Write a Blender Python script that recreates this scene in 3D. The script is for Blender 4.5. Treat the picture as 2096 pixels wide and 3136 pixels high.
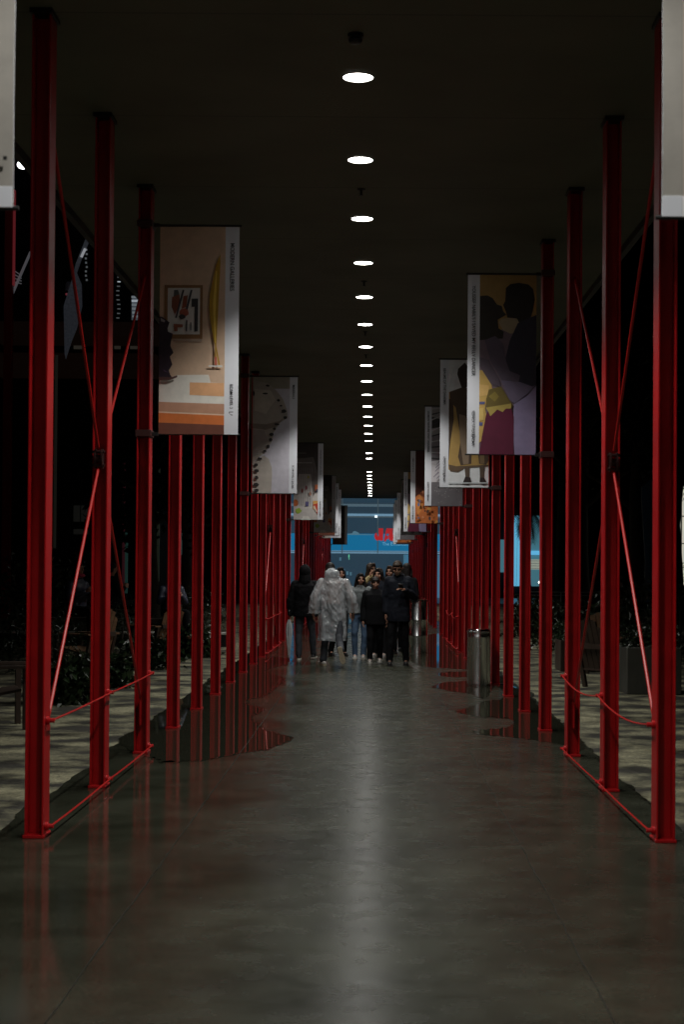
import bpy, bmesh, math, random
from mathutils import Vector, Matrix, noise
R = math.radians
random.seed(7)
for o in list(bpy.data.objects): bpy.data.objects.remove(o)
sc = bpy.context.scene
# ------------------------------------------------------------------ camera, world, exposure
CH = 1.62                                  # camera height
cd = bpy.data.cameras.new('camera'); cam = bpy.data.objects.new('camera', cd)
sc.collection.objects.link(cam); sc.camera = cam
cd.sensor_fit = 'VERTICAL'; cd.sensor_height = 36.0; cd.lens = 36.0*5000/3136
cd.shift_x = -0.0297; cd.shift_y = 0.0332
cd.clip_start = 0.1; cd.clip_end = 600
cd.dof.use_dof = True; cd.dof.focus_distance = 26.0; cd.dof.aperture_fstop = 5.6
cam.matrix_world = (Matrix.Translation((0, 0, CH)) @ Matrix.Rotation(R(90)+0.0145, 4, 'X')
                    @ Matrix.Rotation(0.0070, 4, 'Z'))
w = bpy.data.worlds.new('World'); sc.world = w; w.use_nodes = True
nt = w.node_tree; bg = nt.nodes['Background']
sky = nt.nodes.new('ShaderNodeTexSky'); sky.sky_type = 'NISHITA'; sky.sun_disc = False
sky.sun_elevation = R(-6); sky.sun_rotation = R(200)
nt.links.new(sky.outputs[0], bg.inputs[0]); bg.inputs[1].default_value = 0.03
sc.view_settings.view_transform = 'Standard'; sc.view_settings.look = 'None'
sc.view_settings.gamma = 1; sc.view_settings.exposure = 0.0
sc.render.resolution_x = 685; sc.render.resolution_y = 1024
SPOT_W = 245.0

S = 2.2423; Y0 = 9.776                     # column spacing, first column
ZC = 4.98                                  # ceiling height
def colY(n): return Y0 + S*n
def at(px, py, Y):                         # pixel of the photograph at distance Y -> (X, Z)
    x = px-1141.0; y = 1744.0-py
    return (x-0.007*y)*Y/5000, CH + (y+0.007*x)*Y/5000
def ground(px, py):
    v = py-1744-0.007*(px-1141); Y = 5000*CH/v
    return ((px-1141+0.007*v)*Y/5000, Y)

# ------------------------------------------------------------------ materials
M = {}
def mat(name, col, rough=.5, metal=0, spec=.5, var=0, scale=8, bump=0, bscale=40, rvar=0, emit=None, estr=1, trans=0, alpha=1, coat=0, stretch=None):
    if name in M: return M[name]
    m = bpy.data.materials.new(name); m.use_nodes = True; t = m.node_tree; b = t.nodes['Principled BSDF']
    b.inputs['Base Color'].default_value = (*col, 1); b.inputs['Roughness'].default_value = rough
    b.inputs['Metallic'].default_value = metal; b.inputs['Specular IOR Level'].default_value = spec
    b.inputs['Coat Weight'].default_value = coat
    if trans: b.inputs['Transmission Weight'].default_value = trans
    if alpha < 1: b.inputs['Alpha'].default_value = alpha
    if emit: b.inputs['Emission Color'].default_value = (*emit, 1); b.inputs['Emission Strength'].default_value = estr
    tc = t.nodes.new('ShaderNodeTexCoord'); co = tc.outputs['Object']
    if stretch:
        mp = t.nodes.new('ShaderNodeMapping'); mp.inputs['Scale'].default_value = stretch
        t.links.new(co, mp.inputs[0]); co = mp.outputs[0]
    if var or rvar:
        n = t.nodes.new('ShaderNodeTexNoise'); n.inputs['Scale'].default_value = scale; n.inputs['Detail'].default_value = 6
        n.inputs['Roughness'].default_value = .6; t.links.new(co, n.inputs['Vector'])
        if var:
            mr = t.nodes.new('ShaderNodeMapRange'); mr.inputs['From Min'].default_value = .3; mr.inputs['From Max'].default_value = .7
            mr.inputs['To Min'].default_value = 1-var; mr.inputs['To Max'].default_value = 1+var
            mx = t.nodes.new('ShaderNodeVectorMath'); mx.operation = 'SCALE'; mx.inputs[0].default_value = col
            t.links.new(n.outputs[0], mr.inputs[0]); t.links.new(mr.outputs[0], mx.inputs['Scale']); t.links.new(mx.outputs[0], b.inputs['Base Color'])
        if rvar:
            m2 = t.nodes.new('ShaderNodeMapRange'); m2.inputs['From Min'].default_value = .3; m2.inputs['From Max'].default_value = .7
            m2.inputs['To Min'].default_value = max(0.02, rough-rvar); m2.inputs['To Max'].default_value = rough+rvar
            t.links.new(n.outputs[0], m2.inputs[0]); t.links.new(m2.outputs[0], b.inputs['Roughness'])
    if bump:
        n2 = t.nodes.new('ShaderNodeTexNoise'); n2.inputs['Scale'].default_value = bscale; n2.inputs['Detail'].default_value = 4
        t.links.new(co, n2.inputs['Vector'])
        bp = t.nodes.new('ShaderNodeBump'); bp.inputs['Strength'].default_value = bump; bp.inputs['Distance'].default_value = .01
        t.links.new(n2.outputs[0], bp.inputs['Height']); t.links.new(bp.outputs[0], b.inputs['Normal'])
    M[name] = m; return m

RED = mat('red_paint', (.40, .006, .008), .36, spec=.45, var=.12, scale=5, bump=.06, bscale=60, rvar=.06)
BLACK = mat('black_metal', (.012, .012, .012), .5)
STEEL = mat('brushed_steel', (.85, .86, .88), .24, metal=1, rvar=.06, scale=30, stretch=(1, 1, .05))
for m_ in (STEEL,):
    t = m_.node_tree; b = t.nodes['Principled BSDF']; tg = t.nodes.new('ShaderNodeTangent'); tg.direction_type = 'RADIAL'; tg.axis = 'Z'
    t.links.new(tg.outputs[0], b.inputs['Tangent']); b.inputs['Anisotropic'].default_value = .85; b.inputs['Anisotropic Rotation'].default_value = 0.25
CHROME = mat('polished_steel', (.75, .76, .77), .12, metal=1)
INK = mat('dark_print_ink', (.03, .03, .035), .6)
WHITE = mat('white_banner_vinyl', (.78, .80, .86), .5, var=.03, scale=4)
WOOD = mat('weathered_wood', (.16, .085, .045), .55, var=.3, scale=6, stretch=(1, 1, 6))
DARKWOOD = mat('dark_stained_wood', (.035, .022, .015), .5, var=.2)
TLEAF = mat('dark_tree_leaves', (.012, .018, .010), .8, spec=.15, var=.4, scale=3)
LEAF = mat('wet_dark_leaves', (.014, .026, .010), .34, spec=.4, var=.4, scale=3)
BARK = mat('dark_bark', (.045, .035, .026), .85, var=.3, bump=.5)
CONC = mat('planter_concrete', (.05, .05, .04), .7, var=.15, scale=6)
DARKWALL = mat('dark_cladding', (.006, .006, .007), .8, var=.2, scale=3)

# ------------------------------------------------------------------ object helpers
def link(o, parent=None):
    sc.collection.objects.link(o)
    if parent is not None: o.parent = parent
    return o
def tag(o, label=None, cat=None, group=None, kind=None):
    if label: o['label'] = label
    if cat: o['category'] = cat
    if group: o['group'] = group
    if kind: o['kind'] = kind
    return o
def empty(name, loc, rz=0): 
    o = bpy.data.objects.new(name, None); o.location = loc; o.rotation_euler = (0, 0, rz); o.empty_display_size = .2
    return link(o)
class MB:
    def __init__(s): s.v = []; s.f = []; s.m = []; s.mi = 0
    def add(s, vs, fs):
        b = len(s.v); s.v += [tuple(v) for v in vs]; s.f += [tuple(i+b for i in f) for f in fs]; s.m += [s.mi]*len(fs); return s
    def box(s, x0, x1, y0, y1, z0, z1):
        vs = [(x, y, z) for z in (z0, z1) for y in (y0, y1) for x in (x0, x1)]
        return s.add(vs, [(0, 2, 3, 1), (4, 5, 7, 6), (0, 1, 5, 4), (2, 6, 7, 3), (0, 4, 6, 2), (1, 3, 7, 5)])
    def bar(s, p0, p1, wx, wy, up=(0, 0, 1)):
        p0 = Vector(p0); p1 = Vector(p1); d = (p1-p0).normalized(); u = Vector(up)
        if abs(d.dot(u)) > .98: u = Vector((0, 1, 0))
        a = d.cross(u).normalized()*wx/2; b = a.cross(d).normalized()*wy/2
        vs = [p+sa*a+sb*b for p in (p0, p1) for sa, sb in ((-1, -1), (1, -1), (1, 1), (-1, 1))]
        return s.add(vs, [(3, 2, 1, 0), (4, 5, 6, 7), (0, 1, 5, 4), (1, 2, 6, 5), (2, 3, 7, 6), (3, 0, 4, 7)])
    def tube(s, pts, r, n=8, cap=True):
        pts = [Vector(p) for p in pts]; rs = r if isinstance(r, (list, tuple)) else [r]*len(pts); vs = []
        for i, p in enumerate(pts):
            d = (pts[min(i+1, len(pts)-1)]-pts[max(i-1, 0)]).normalized()
            u = Vector((0, 0, 1)) if abs(d.z) < .9 else Vector((0, 1, 0))
            a = d.cross(u).normalized(); b = d.cross(a).normalized()
            vs += [p+rs[i]*(math.cos(t)*a+math.sin(t)*b) for t in [2*math.pi*k/n for k in range(n)]]
        fs = [(i*n+k, i*n+(k+1) % n, (i+1)*n+(k+1) % n, (i+1)*n+k) for i in range(len(pts)-1) for k in range(n)]
        if cap: fs += [tuple(range(n))[::-1], tuple((len(pts)-1)*n+k for k in range(n))]
        return s.add(vs, fs)
    def lathe(s, prof, n=32, c=(0, 0)):
        vs = [(c[0]+r*math.cos(2*math.pi*k/n), c[1]+r*math.sin(2*math.pi*k/n), z) for r, z in prof for k in range(n)]
        fs = [(i*n+k, i*n+(k+1) % n, (i+1)*n+(k+1) % n, (i+1)*n+k) for i in range(len(prof)-1) for k in range(n)]
        return s.add(vs, fs)
    def poly_xz(s, pts, y0, y1):             # polygon in x,z extruded in y (front at y0)
        n = len(pts); vs = [(x, y0, z) for x, z in pts]+[(x, y1, z) for x, z in pts]
        fs = [tuple(range(n)), tuple(range(2*n-1, n-1, -1))]+[(k, n+k, n+(k+1) % n, (k+1) % n) for k in range(n)]
        return s.add(vs, fs)
    def build(s, name, mats, parent=None, smooth=False, bevel=0):
        me = bpy.data.meshes.new(name); me.from_pydata(s.v, [], s.f)
        for m in (mats if isinstance(mats, (list, tuple)) else [mats]): me.materials.append(m)
        me.polygons.foreach_set('material_index', s.m)
        bm = bmesh.new(); bm.from_mesh(me); bmesh.ops.recalc_face_normals(bm, faces=bm.faces); bm.to_mesh(me); bm.free()
        if smooth: me.polygons.foreach_set('use_smooth', [True]*len(me.polygons)); 
        if smooth:
            try: me.set_sharp_from_angle(angle=R(40))
            except Exception: pass
        o = link(bpy.data.objects.new(name, me), parent)
        if bevel:
            b = o.modifiers.new('bevel', 'BEVEL'); b.width = bevel; b.segments = 2; b.limit_method = 'ANGLE'
        return o
def copy_tree(o, parent=None):
    c = o.copy(); sc.collection.objects.link(c); c.parent = parent
    for ch in list(o.children): copy_tree(ch, c)
    return c
def text_mesh(name, body, size, mtx, m, parent, depth=.0015, align='LEFT', bold=0, sx=1.0):
    cu = bpy.data.curves.new(name, 'FONT'); cu.body = body; cu.size = size; cu.align_x = align; cu.extrude = depth/2
    cu.offset = bold; cu.resolution_u = 3
    to = bpy.data.objects.new(name, cu); sc.collection.objects.link(to)
    dg = bpy.context.evaluated_depsgraph_get(); me = bpy.data.meshes.new_from_object(to.evaluated_get(dg))
    bpy.data.objects.remove(to); me.transform(mtx @ Matrix.Diagonal((sx, 1, 1, 1))); me.name = name
    me.materials.clear(); me.materials.append(m)
    return link(bpy.data.objects.new(name, me), parent)

# ------------------------------------------------------------------ ground, pavement, ceiling
def noise_edge(x, y, amp=.06, f=2.3):
    return x + amp*noise.noise(Vector((x*3.1, y*f, 1.7))) + amp*.5*noise.noise(Vector((x, y*f*3.7, 4.2)))
# gravel ground
gm = bpy.data.materials.new('decomposed_granite'); gm.use_nodes = True; t = gm.node_tree; b = t.nodes['Principled BSDF']
tc = t.nodes.new('ShaderNodeTexCoord')
def nz(t, scale, detail=5, vec=None):
    n = t.nodes.new('ShaderNodeTexNoise'); n.inputs['Scale'].default_value = scale; n.inputs['Detail'].default_value = detail
    t.links.new(vec, n.inputs['Vector']); return n.outputs[0]
def ramp(t, fac, stops):
    r = t.nodes.new('ShaderNodeValToRGB'); t.links.new(fac, r.inputs[0]); e = r.color_ramp.elements
    for i, (p, c) in enumerate(stops):
        k = e[i] if i < 2 else e.new(p)
        k.position = p; k.color = (*c, 1) if len(c) == 3 else c
    return r.outputs[0]
def mixc(t, fac, a, bb, mode='MIX'):
    m = t.nodes.new('ShaderNodeMix'); m.data_type = 'RGBA'; m.blend_type = mode
    for s_, val in ((0, fac), (6, a), (7, bb)):
        if isinstance(val, (int, float)): m.inputs[s_].default_value = val
        elif isinstance(val, tuple): m.inputs[s_].default_value = (*val, 1)
        else: t.links.new(val, m.inputs[s_])
    return m.outputs[2]
co = tc.outputs['Object']
pat = nz(t, 1.9, 8, co)
fine = nz(t, 38, 4, co)
base = ramp(t, pat, [(.42, (.022, .020, .014)), (.50, (.11, .106, .070)), (.62, (.26, .25, .17))])
spk = ramp(t, fine, [(.3, (.45, .45, .42)), (.7, (1.35, 1.32, 1.2))])
t.links.new(mixc(t, 1.0, base, spk, 'MULTIPLY'), b.inputs['Base Color'])
b.inputs['Roughness'].default_value = .8
bp = t.nodes.new('ShaderNodeBump'); bp.inputs['Strength'].default_value = .6; bp.inputs['Distance'].default_value = .02
t.links.new(nz(t, 26, 6, co), bp.inputs['Height']); t.links.new(bp.outputs[0], b.inputs['Normal'])
g = MB().add([(-260, -20, -.012), (260, -20, -.012), (260, 400, -.012), (-260, 400, -.012)], [(0, 1, 2, 3)]).build('gravel_ground', gm)
tag(g, kind='structure')

# wet concrete path
pm = bpy.data.materials.new('wet_concrete'); pm.use_nodes = True; t = pm.node_tree; b = t.nodes['Principled BSDF']
tc = t.nodes.new('ShaderNodeTexCoord'); co = tc.outputs['Object']
sep = t.nodes.new('ShaderNodeSeparateXYZ'); t.links.new(co, sep.inputs[0])
big = nz(t, .9, 6, co); mid = nz(t, 3.2, 8, co); fin = nz(t, 60, 3, co)
c1 = ramp(t, big, [(.36, (.026, .028, .019)), (.64, (.044, .047, .033))])
c2 = ramp(t, mid, [(.34, (.80, .79, .76)), (.66, (1.16, 1.16, 1.15))])
c3 = ramp(t, fin, [(.3, (.68, .68, .68)), (.7, (1.3, 1.3, 1.3))])
t.links.new(mixc(t, 1.0, mixc(t, 1.0, c1, c2, 'MULTIPLY'), c3, 'MULTIPLY'), b.inputs['Base Color'])
def math_(t, op, a, bb=None, clamp=False):
    m = t.nodes.new('ShaderNodeMath'); m.operation = op; m.use_clamp = clamp
    for i, val in enumerate((a, bb)):
        if val is None: continue
        if isinstance(val, (int, float)): m.inputs[i].default_value = val
        else: t.links.new(val, m.inputs[i])
    return m.outputs[0]
# film of water towards the left edge near the first columns
lf = math_(t, 'ADD', math_(t, 'MULTIPLY', sep.outputs[0], -1.0), math_(t, 'MULTIPLY', math_(t, 'SUBTRACT', nz(t, .8, 5, co), .5), 2.4))
film = t.nodes.new('ShaderNodeMapRange'); film.inputs['From Min'].default_value = .75; film.inputs['From Max'].default_value = 1.5
t.links.new(lf, film.inputs[0])
rdry = ramp(t, nz(t, 5.5, 7, co), [(.3, (.215, .215, .215)), (.7, (.30, .30, .30))])
rwet = ramp(t, nz(t, 1.6, 4, co), [(.35, (.05, .05, .05)), (.7, (.15, .15, .15))])
t.links.new(mixc(t, film.outputs[0], rdry, rwet), b.inputs['Roughness'])
b.inputs['IOR'].default_value = 1.45; b.inputs['Specular IOR Level'].default_value = .5
bp = t.nodes.new('ShaderNodeBump'); bp.inputs['Strength'].default_value = .05; bp.inputs['Distance'].default_value = .004
t.links.new(nz(t, 45, 5, co), bp.inputs['Height']); t.links.new(bp.outputs[0], b.inputs['Normal'])
bm = bmesh.new(); rows = []
ys = [-8+i*.12 for i in range(int(86/.12))]
for y in ys:
    xl = noise_edge(-2.30-.05*min(1, max(0, (y-12)/8)), y, .10, 1.1); xr = noise_edge(1.98+.10*min(1, max(0, (y-12)/8)), y, .10, 1.1)
    rows.append([bm.verts.new((x, y, 0)) for x in (xl, -1.15, .885, xr)]+[bm.verts.new((xl, y, -.08)), bm.verts.new((xr, y, -.08))])
for a, c in zip(rows, rows[1:]):
    for k in range(3): bm.faces.new((a[k], a[k+1], c[k+1], c[k]))
    bm.faces.new((a[4], a[0], c[0], c[4])); bm.faces.new((a[3], a[5], c[5], c[3]))
me = bpy.data.meshes.new('concrete_path'); bm.to_mesh(me); bm.free(); me.materials.append(pm)
tag(link(bpy.data.objects.new('concrete_path', me)), kind='structure')
# joints between slabs
jm = mat('slab_joint', (.018, .017, .013), .45, spec=.3)
def joint(x0, amp, wd):
    b_ = MB(); pts = []
    for i in range(520):
        y = 3+i*.14; x = x0+amp*noise.noise(Vector((x0, y*1.4, 0)))+amp*.7*noise.noise(Vector((x0, y*5, 3)))
        wq = wd*(.55+.9*abs(noise.noise(Vector((x0, y*3, 8))))); pts.append((x-wq, x+wq, y))
    vs = [(p[k], p[2], .0035) for p in pts for k in (0, 1)]
    b_.add(vs, [(2*i, 2*i+1, 2*i+3, 2*i+2) for i in range(len(pts)-1)])
    tag(b_.build('slab_joint', jm), kind='structure')
joint(-1.15, .010, .0035); joint(.885, .012, .003)
# far plaza beyond the canopy
pz = mat('plaza_paving', (.09, .09, .085), .3, var=.2, scale=2, rvar=.1)
tag(MB().add([(-30, 78.2, .02), (30, 78.2, .02), (30, 94.5, .02), (-30, 94.5, .02)], [(0, 1, 2, 3)]).build('plaza_ground', pz), kind='structure')

# puddles
wm = mat('puddle_water', (.024, .025, .017), .018, spec=.6, bump=.012, bscale=9)
t = wm.node_tree; at_ = t.nodes.new('ShaderNodeAttribute'); at_.attribute_name = 'edge'; tc = t.nodes.new('ShaderNodeTexCoord')
al = math_(t, 'ADD', at_.outputs['Fac'], math_(t, 'MULTIPLY', math_(t, 'SUBTRACT', nz(t, 22, 4, tc.outputs['Object']), .5), 1.3))
mr = t.nodes.new('ShaderNodeMapRange'); mr.inputs['From Min'].default_value = .15; mr.inputs['From Max'].default_value = .6; t.links.new(al, mr.inputs[0])
t.links.new(mr.outputs[0], t.nodes['Principled BSDF'].inputs['Alpha'])
def puddle(pts, name='puddle', z=.0018):
    # Catmull-Rom outline with small ripples
    out = []; n = len(pts)
    for i in range(n):
        p0, p1, p2, p3 = [Vector((*pts[(i+k) % n], 0)) for k in (-1, 0, 1, 2)]
        m = 12 if (p2-p1).length > .12 else 4
        for j in range(m):
            u = j/m
            q = .5*((2*p1)+(-p0+p2)*u+(2*p0-5*p1+4*p2-p3)*u*u+(-p0+3*p1-3*p2+p3)*u**3)
            q.x += .03*noise.noise(Vector((q.x*14, q.y*9, 2)))+.02*noise.noise(Vector((q.x*40, q.y*30, 2))); q.y += .10*noise.noise(Vector((q.x*14, q.y*9, 7)))+.07*noise.noise(Vector((q.x*40, q.y*25, 9)))
            out.append((q.x, q.y))
    ar = sum(out[i][0]*out[(i+1) % len(out)][1]-out[(i+1) % len(out)][0]*out[i][1] for i in range(len(out)))
    if ar < 0: out.reverse()
    N = len(out); inn = []
    for i in range(N):
        a_, b_ = Vector(out[(i-3) % N]), Vector(out[(i+3) % N]); d = (b_-a_); d = d.normalized() if d.length > 1e-6 else Vector((1, 0))
        inn.append((out[i][0]-d.y*.035, out[i][1]+d.x*.13))
    bm = bmesh.new(); lay = bm.verts.layers.float.new('edge')
    vo = [bm.verts.new((x, y, z)) for x, y in out]; vi = [bm.verts.new((x, y, z+.0006)) for x, y in inn]
    for v in vi: v[lay] = 1.0
    for i in range(N): bm.faces.new((vo[i], vo[(i+1) % N], vi[(i+1) % N], vi[i]))
    f = bm.faces.new(vi); bmesh.ops.triangulate(bm, faces=[f])
    for f in bm.faces:
        if f.normal.z < 0: f.normal_flip()
    me = bpy.data.meshes.new(name); bm.to_mesh(me); bm.free(); me.materials.append(wm)
    o = link(bpy.data.objects.new(name, me)); tag(o, kind='structure'); return o
cl = lambda L: [ground(400+x/2.6133, 1980+y/2.6133) for x, y in L]
cr = lambda L: [ground(1200+x/2.6133, 1950+y/2.6133) for x, y in L]
inner = cl([(165, 905), (300, 925), (470, 922), (640, 908), (870, 858), (1080, 832), (1200, 790), (1315, 728), (1240, 702), (1080, 655), (1040, 612), (975, 565),
            (1040, 535), (1085, 500), (1040, 478), (960, 462), (930, 440), (1000, 412), (1090, 395), (1210, 300), (1248, 255), (1150, 215), (1075, 195), (1150, 168), (1300, 128), (1290, 96), (1180, 82), (1090, 70)])
outer = [(-2.37, y) for y in (36, 33, 30, 27, 24, 22, 20, 18, 16.5, 15.2)]
puddle(inner+[(-1.9, 33), (-2.0, 37)]+outer)
if 0: puddle(cl([(-40, 1250), (-60, 1010), (60, 985), (165, 1060), (280, 1078), (390, 1130), (480, 1150), (470, 1175), (400, 1205), (250, 1330), (60, 1400)])+[(-1.97, 9.6), (-2.0, 10.9)])
innr = cr([(1390, 872), (1300, 850), (1110, 822), (980, 805), (850, 795), (740, 785), (640, 755), (750, 738), (930, 715), (968, 680), (940, 655), (820, 648), (700, 640), (530, 605), (510, 588), (620, 560), (760, 508)])
puddle(innr+cr([(860, 500), (900, 440)])+[(1.75, 23.4), (2.03, 22.6), (2.03, 18.5), (2.03, 15.6), (1.9, 14.7)])
puddle(cr([(760, 492), (620, 455), (480, 438), (370, 415), (318, 400), (400, 365), (610, 345)])+[(1.5, 25.2), (2.03, 25.0), (2.04, 23.6), (1.8, 23.3)])
puddle(cr([(640, 322), (400, 315), (372, 292), (430, 282), (640, 276)]))
puddle(cr([(640, 262), (520, 256), (270, 240), (190, 215), (120, 165), (150, 140), (230, 125)])+[(.95, 34), (1.3, 40), (1.9, 42), (2.03, 38), (2.03, 32), (2.0, 27.3)])
puddle([(-1.0, 41), (-.4, 43), (-.9, 47), (-.3, 50), (-1.1, 55), (-2.2, 54), (-2.3, 44), (-2.1, 40)])

# canopy
cm = bpy.data.materials.new('canopy_soffit'); cm.use_nodes = True; t = cm.node_tree; b = t.nodes['Principled BSDF']
tc = t.nodes.new('ShaderNodeTexCoord'); co = tc.outputs['Object']; sep = t.nodes.new('ShaderNodeSeparateXYZ'); t.links.new(co, sep.inputs[0])
fr = math_(t, 'PINGPONG', math_(t, 'ADD', sep.outputs[1], -Y0-.06), S/2)
seam = math_(t, 'LESS_THAN', fr, .009)
cc = ramp(t, nz(t, 1.1, 5, co), [(.3, (.095, .096, .064)), (.7, (.13, .131, .088))])
t.links.new(mixc(t, seam, cc, (.07, .07, .05)), b.inputs['Base Color']); b.inputs['Roughness'].default_value = .75
cano = empty('canopy_roof', (0, 0, 0)); tag(cano, 'long flat concrete canopy roof over the whole walkway', 'canopy')
MB().box(-2.84, 2.56, -8, 77, ZC, ZC+.35).build('roof_slab', cm, cano)
fm = mat('canopy_fascia', (.05, .045, .04), .6)
MB().box(-2.90, -2.843, -8, 77.05, ZC-.07, ZC+.42).build('fascia', fm, cano)
MB().box(2.563, 2.62, -8, 77.05, ZC-.07, ZC+.42).build('fascia', fm, cano)

# ------------------------------------------------------------------ downlights
DL = mat('lamp_diffuser', (.9, .9, .9), .4, emit=(1.0, .985, .95), estr=36)
TRIM = mat('lamp_trim', (.25, .25, .23), .5)
XL_ = -.12
def downlight():
    o = empty('ceiling_downlight', (0, 0, ZC)); tag(o, 'round white recessed downlight glowing in the soffit, one of the centre row', 'ceiling light', 'round downlights down the middle of the soffit')
    MB().lathe([(.0, -.010), (.05, -.0098), (.085, -.009), (.098, -.007), (.0985, -.002)], 32).build('diffuser', DL, o)
    MB().lathe([(.1, -.001), (.1, -.012), (.112, -.011), (.116, -.001)], 32).build('trim_ring', TRIM, o)
    return o
ld = bpy.data.lights.new('downlight_lamp', 'SPOT'); ld.energy = SPOT_W; ld.spot_size = R(112); ld.spot_blend = .40
ld.shadow_soft_size = .085; ld.color = (1.0, .985, .93)
dl0 = None
for k in range(-6, 29):
    if k in (15, 18, 19): continue
    y = colY(k+.578)
    o = downlight() if dl0 is None else copy_tree(dl0)
    dl0 = dl0 or o
    o.location = (XL_, y, ZC)
    if k == -6: lo = link(bpy.data.objects.new('downlight_lamp', ld)); lo.location = (0, 0, -.04); lo.parent = o
# ceiling smoke detector, sprinklers, hanging signs
x, _ = at(1090, 88, 10.25)
o = empty('smoke_detector', (x, 10.2, ZC)); tag(o, 'black dome camera on a short mount on the soffit nearest the viewer', 'security camera')
MB().lathe([(0, 0), (.05, 0), (.05, -.02), (.03, -.022), (.03, -.04)], 20).build('mount', BLACK, o, True)
MB().lathe([(.042, -.03), (.045, -.04), (.035, -.055), (0, -.062)], 20).build('dome', mat('smoked_dome', (.01, .01, .01), .7), o, True)
for i, n_ in enumerate((2.05, 4.1, 5.9, 7.0)):
    o = MB().lathe([(0, 0), (.035, 0), (.035, -.008), (.012, -.012), (.009, -.05), (.022, -.055), (.022, -.058), (0, -.058)], 14).build('sprinkler_head', BLACK)
    o.location = (XL_+.0, colY(n_), ZC)
    tag(o, 'small dark sprinkler head hanging between two downlights', 'sprinkler', 'sprinkler heads along the soffit')

# ------------------------------------------------------------------ columns
CW = .113; CD = .185
def column(side):
    o = empty('steel_column', (0, 0, 0))
    b_ = MB(); tf = .011; tw = .008
    z0, z1 = .02, ZC-.03
    # web, two flanges (section web across the walk, open side towards the viewer)
    b_.box(-CW/2, -CW/2+tf, 0, CD, z0, z1); b_.box(CW/2-tf, CW/2, 0, CD, z0, z1)
    b_.box(-CW/2+tf, CW/2-tf, CD/2-tw/2, CD/2+tw/2, z0, z1)
    b_.build('column_shaft', RED, o, bevel=.0025)
    MB().box(-CW/2-.008, CW/2+.008, -.012, CD+.012, 0.0005, .02).build('base_plate', RED, o, bevel=.003)
    MB().box(-CW/2-.012, CW/2+.012, -.03, CD+.03, ZC-.03, ZC-.001).build('cap_plate', BLACK, o)
    return o
XCL = -2.071+CW/2; XCR = 1.824-CW/2
MISSL = {14}; MISSR = {15}
cols = {}
protoc = None
for side, xc in (('L', XCL), ('R', XCR)):
    for n_ in range(-3, 31):
        if n_ in (MISSL if side == 'L' else MISSR): continue
        if n_ < -2: continue
        o = column(side) if protoc is None else copy_tree(protoc)
        protoc = protoc or o
        o.location = (xc, colY(n_), 0); cols[(side, n_)] = o
        s_ = 'left' if side == 'L' else 'right'
        nn = {0: 'nearest', 1: 'second nearest', 2: 'third nearest', 3: 'fourth nearest', 4: 'fifth nearest', 5: 'sixth nearest', 6: 'seventh nearest', 7: 'eighth nearest', 8: 'ninth nearest'}
        if n_ in nn: tag(o, f'red steel I-section column, {nn[n_]} in view of the {s_} row', 'column', 'red steel columns along the walkway')
        else: tag(o, f'red steel I-section column deep in the far part of the {s_} row', 'column', f'far red columns of the {s_} row')

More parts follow.
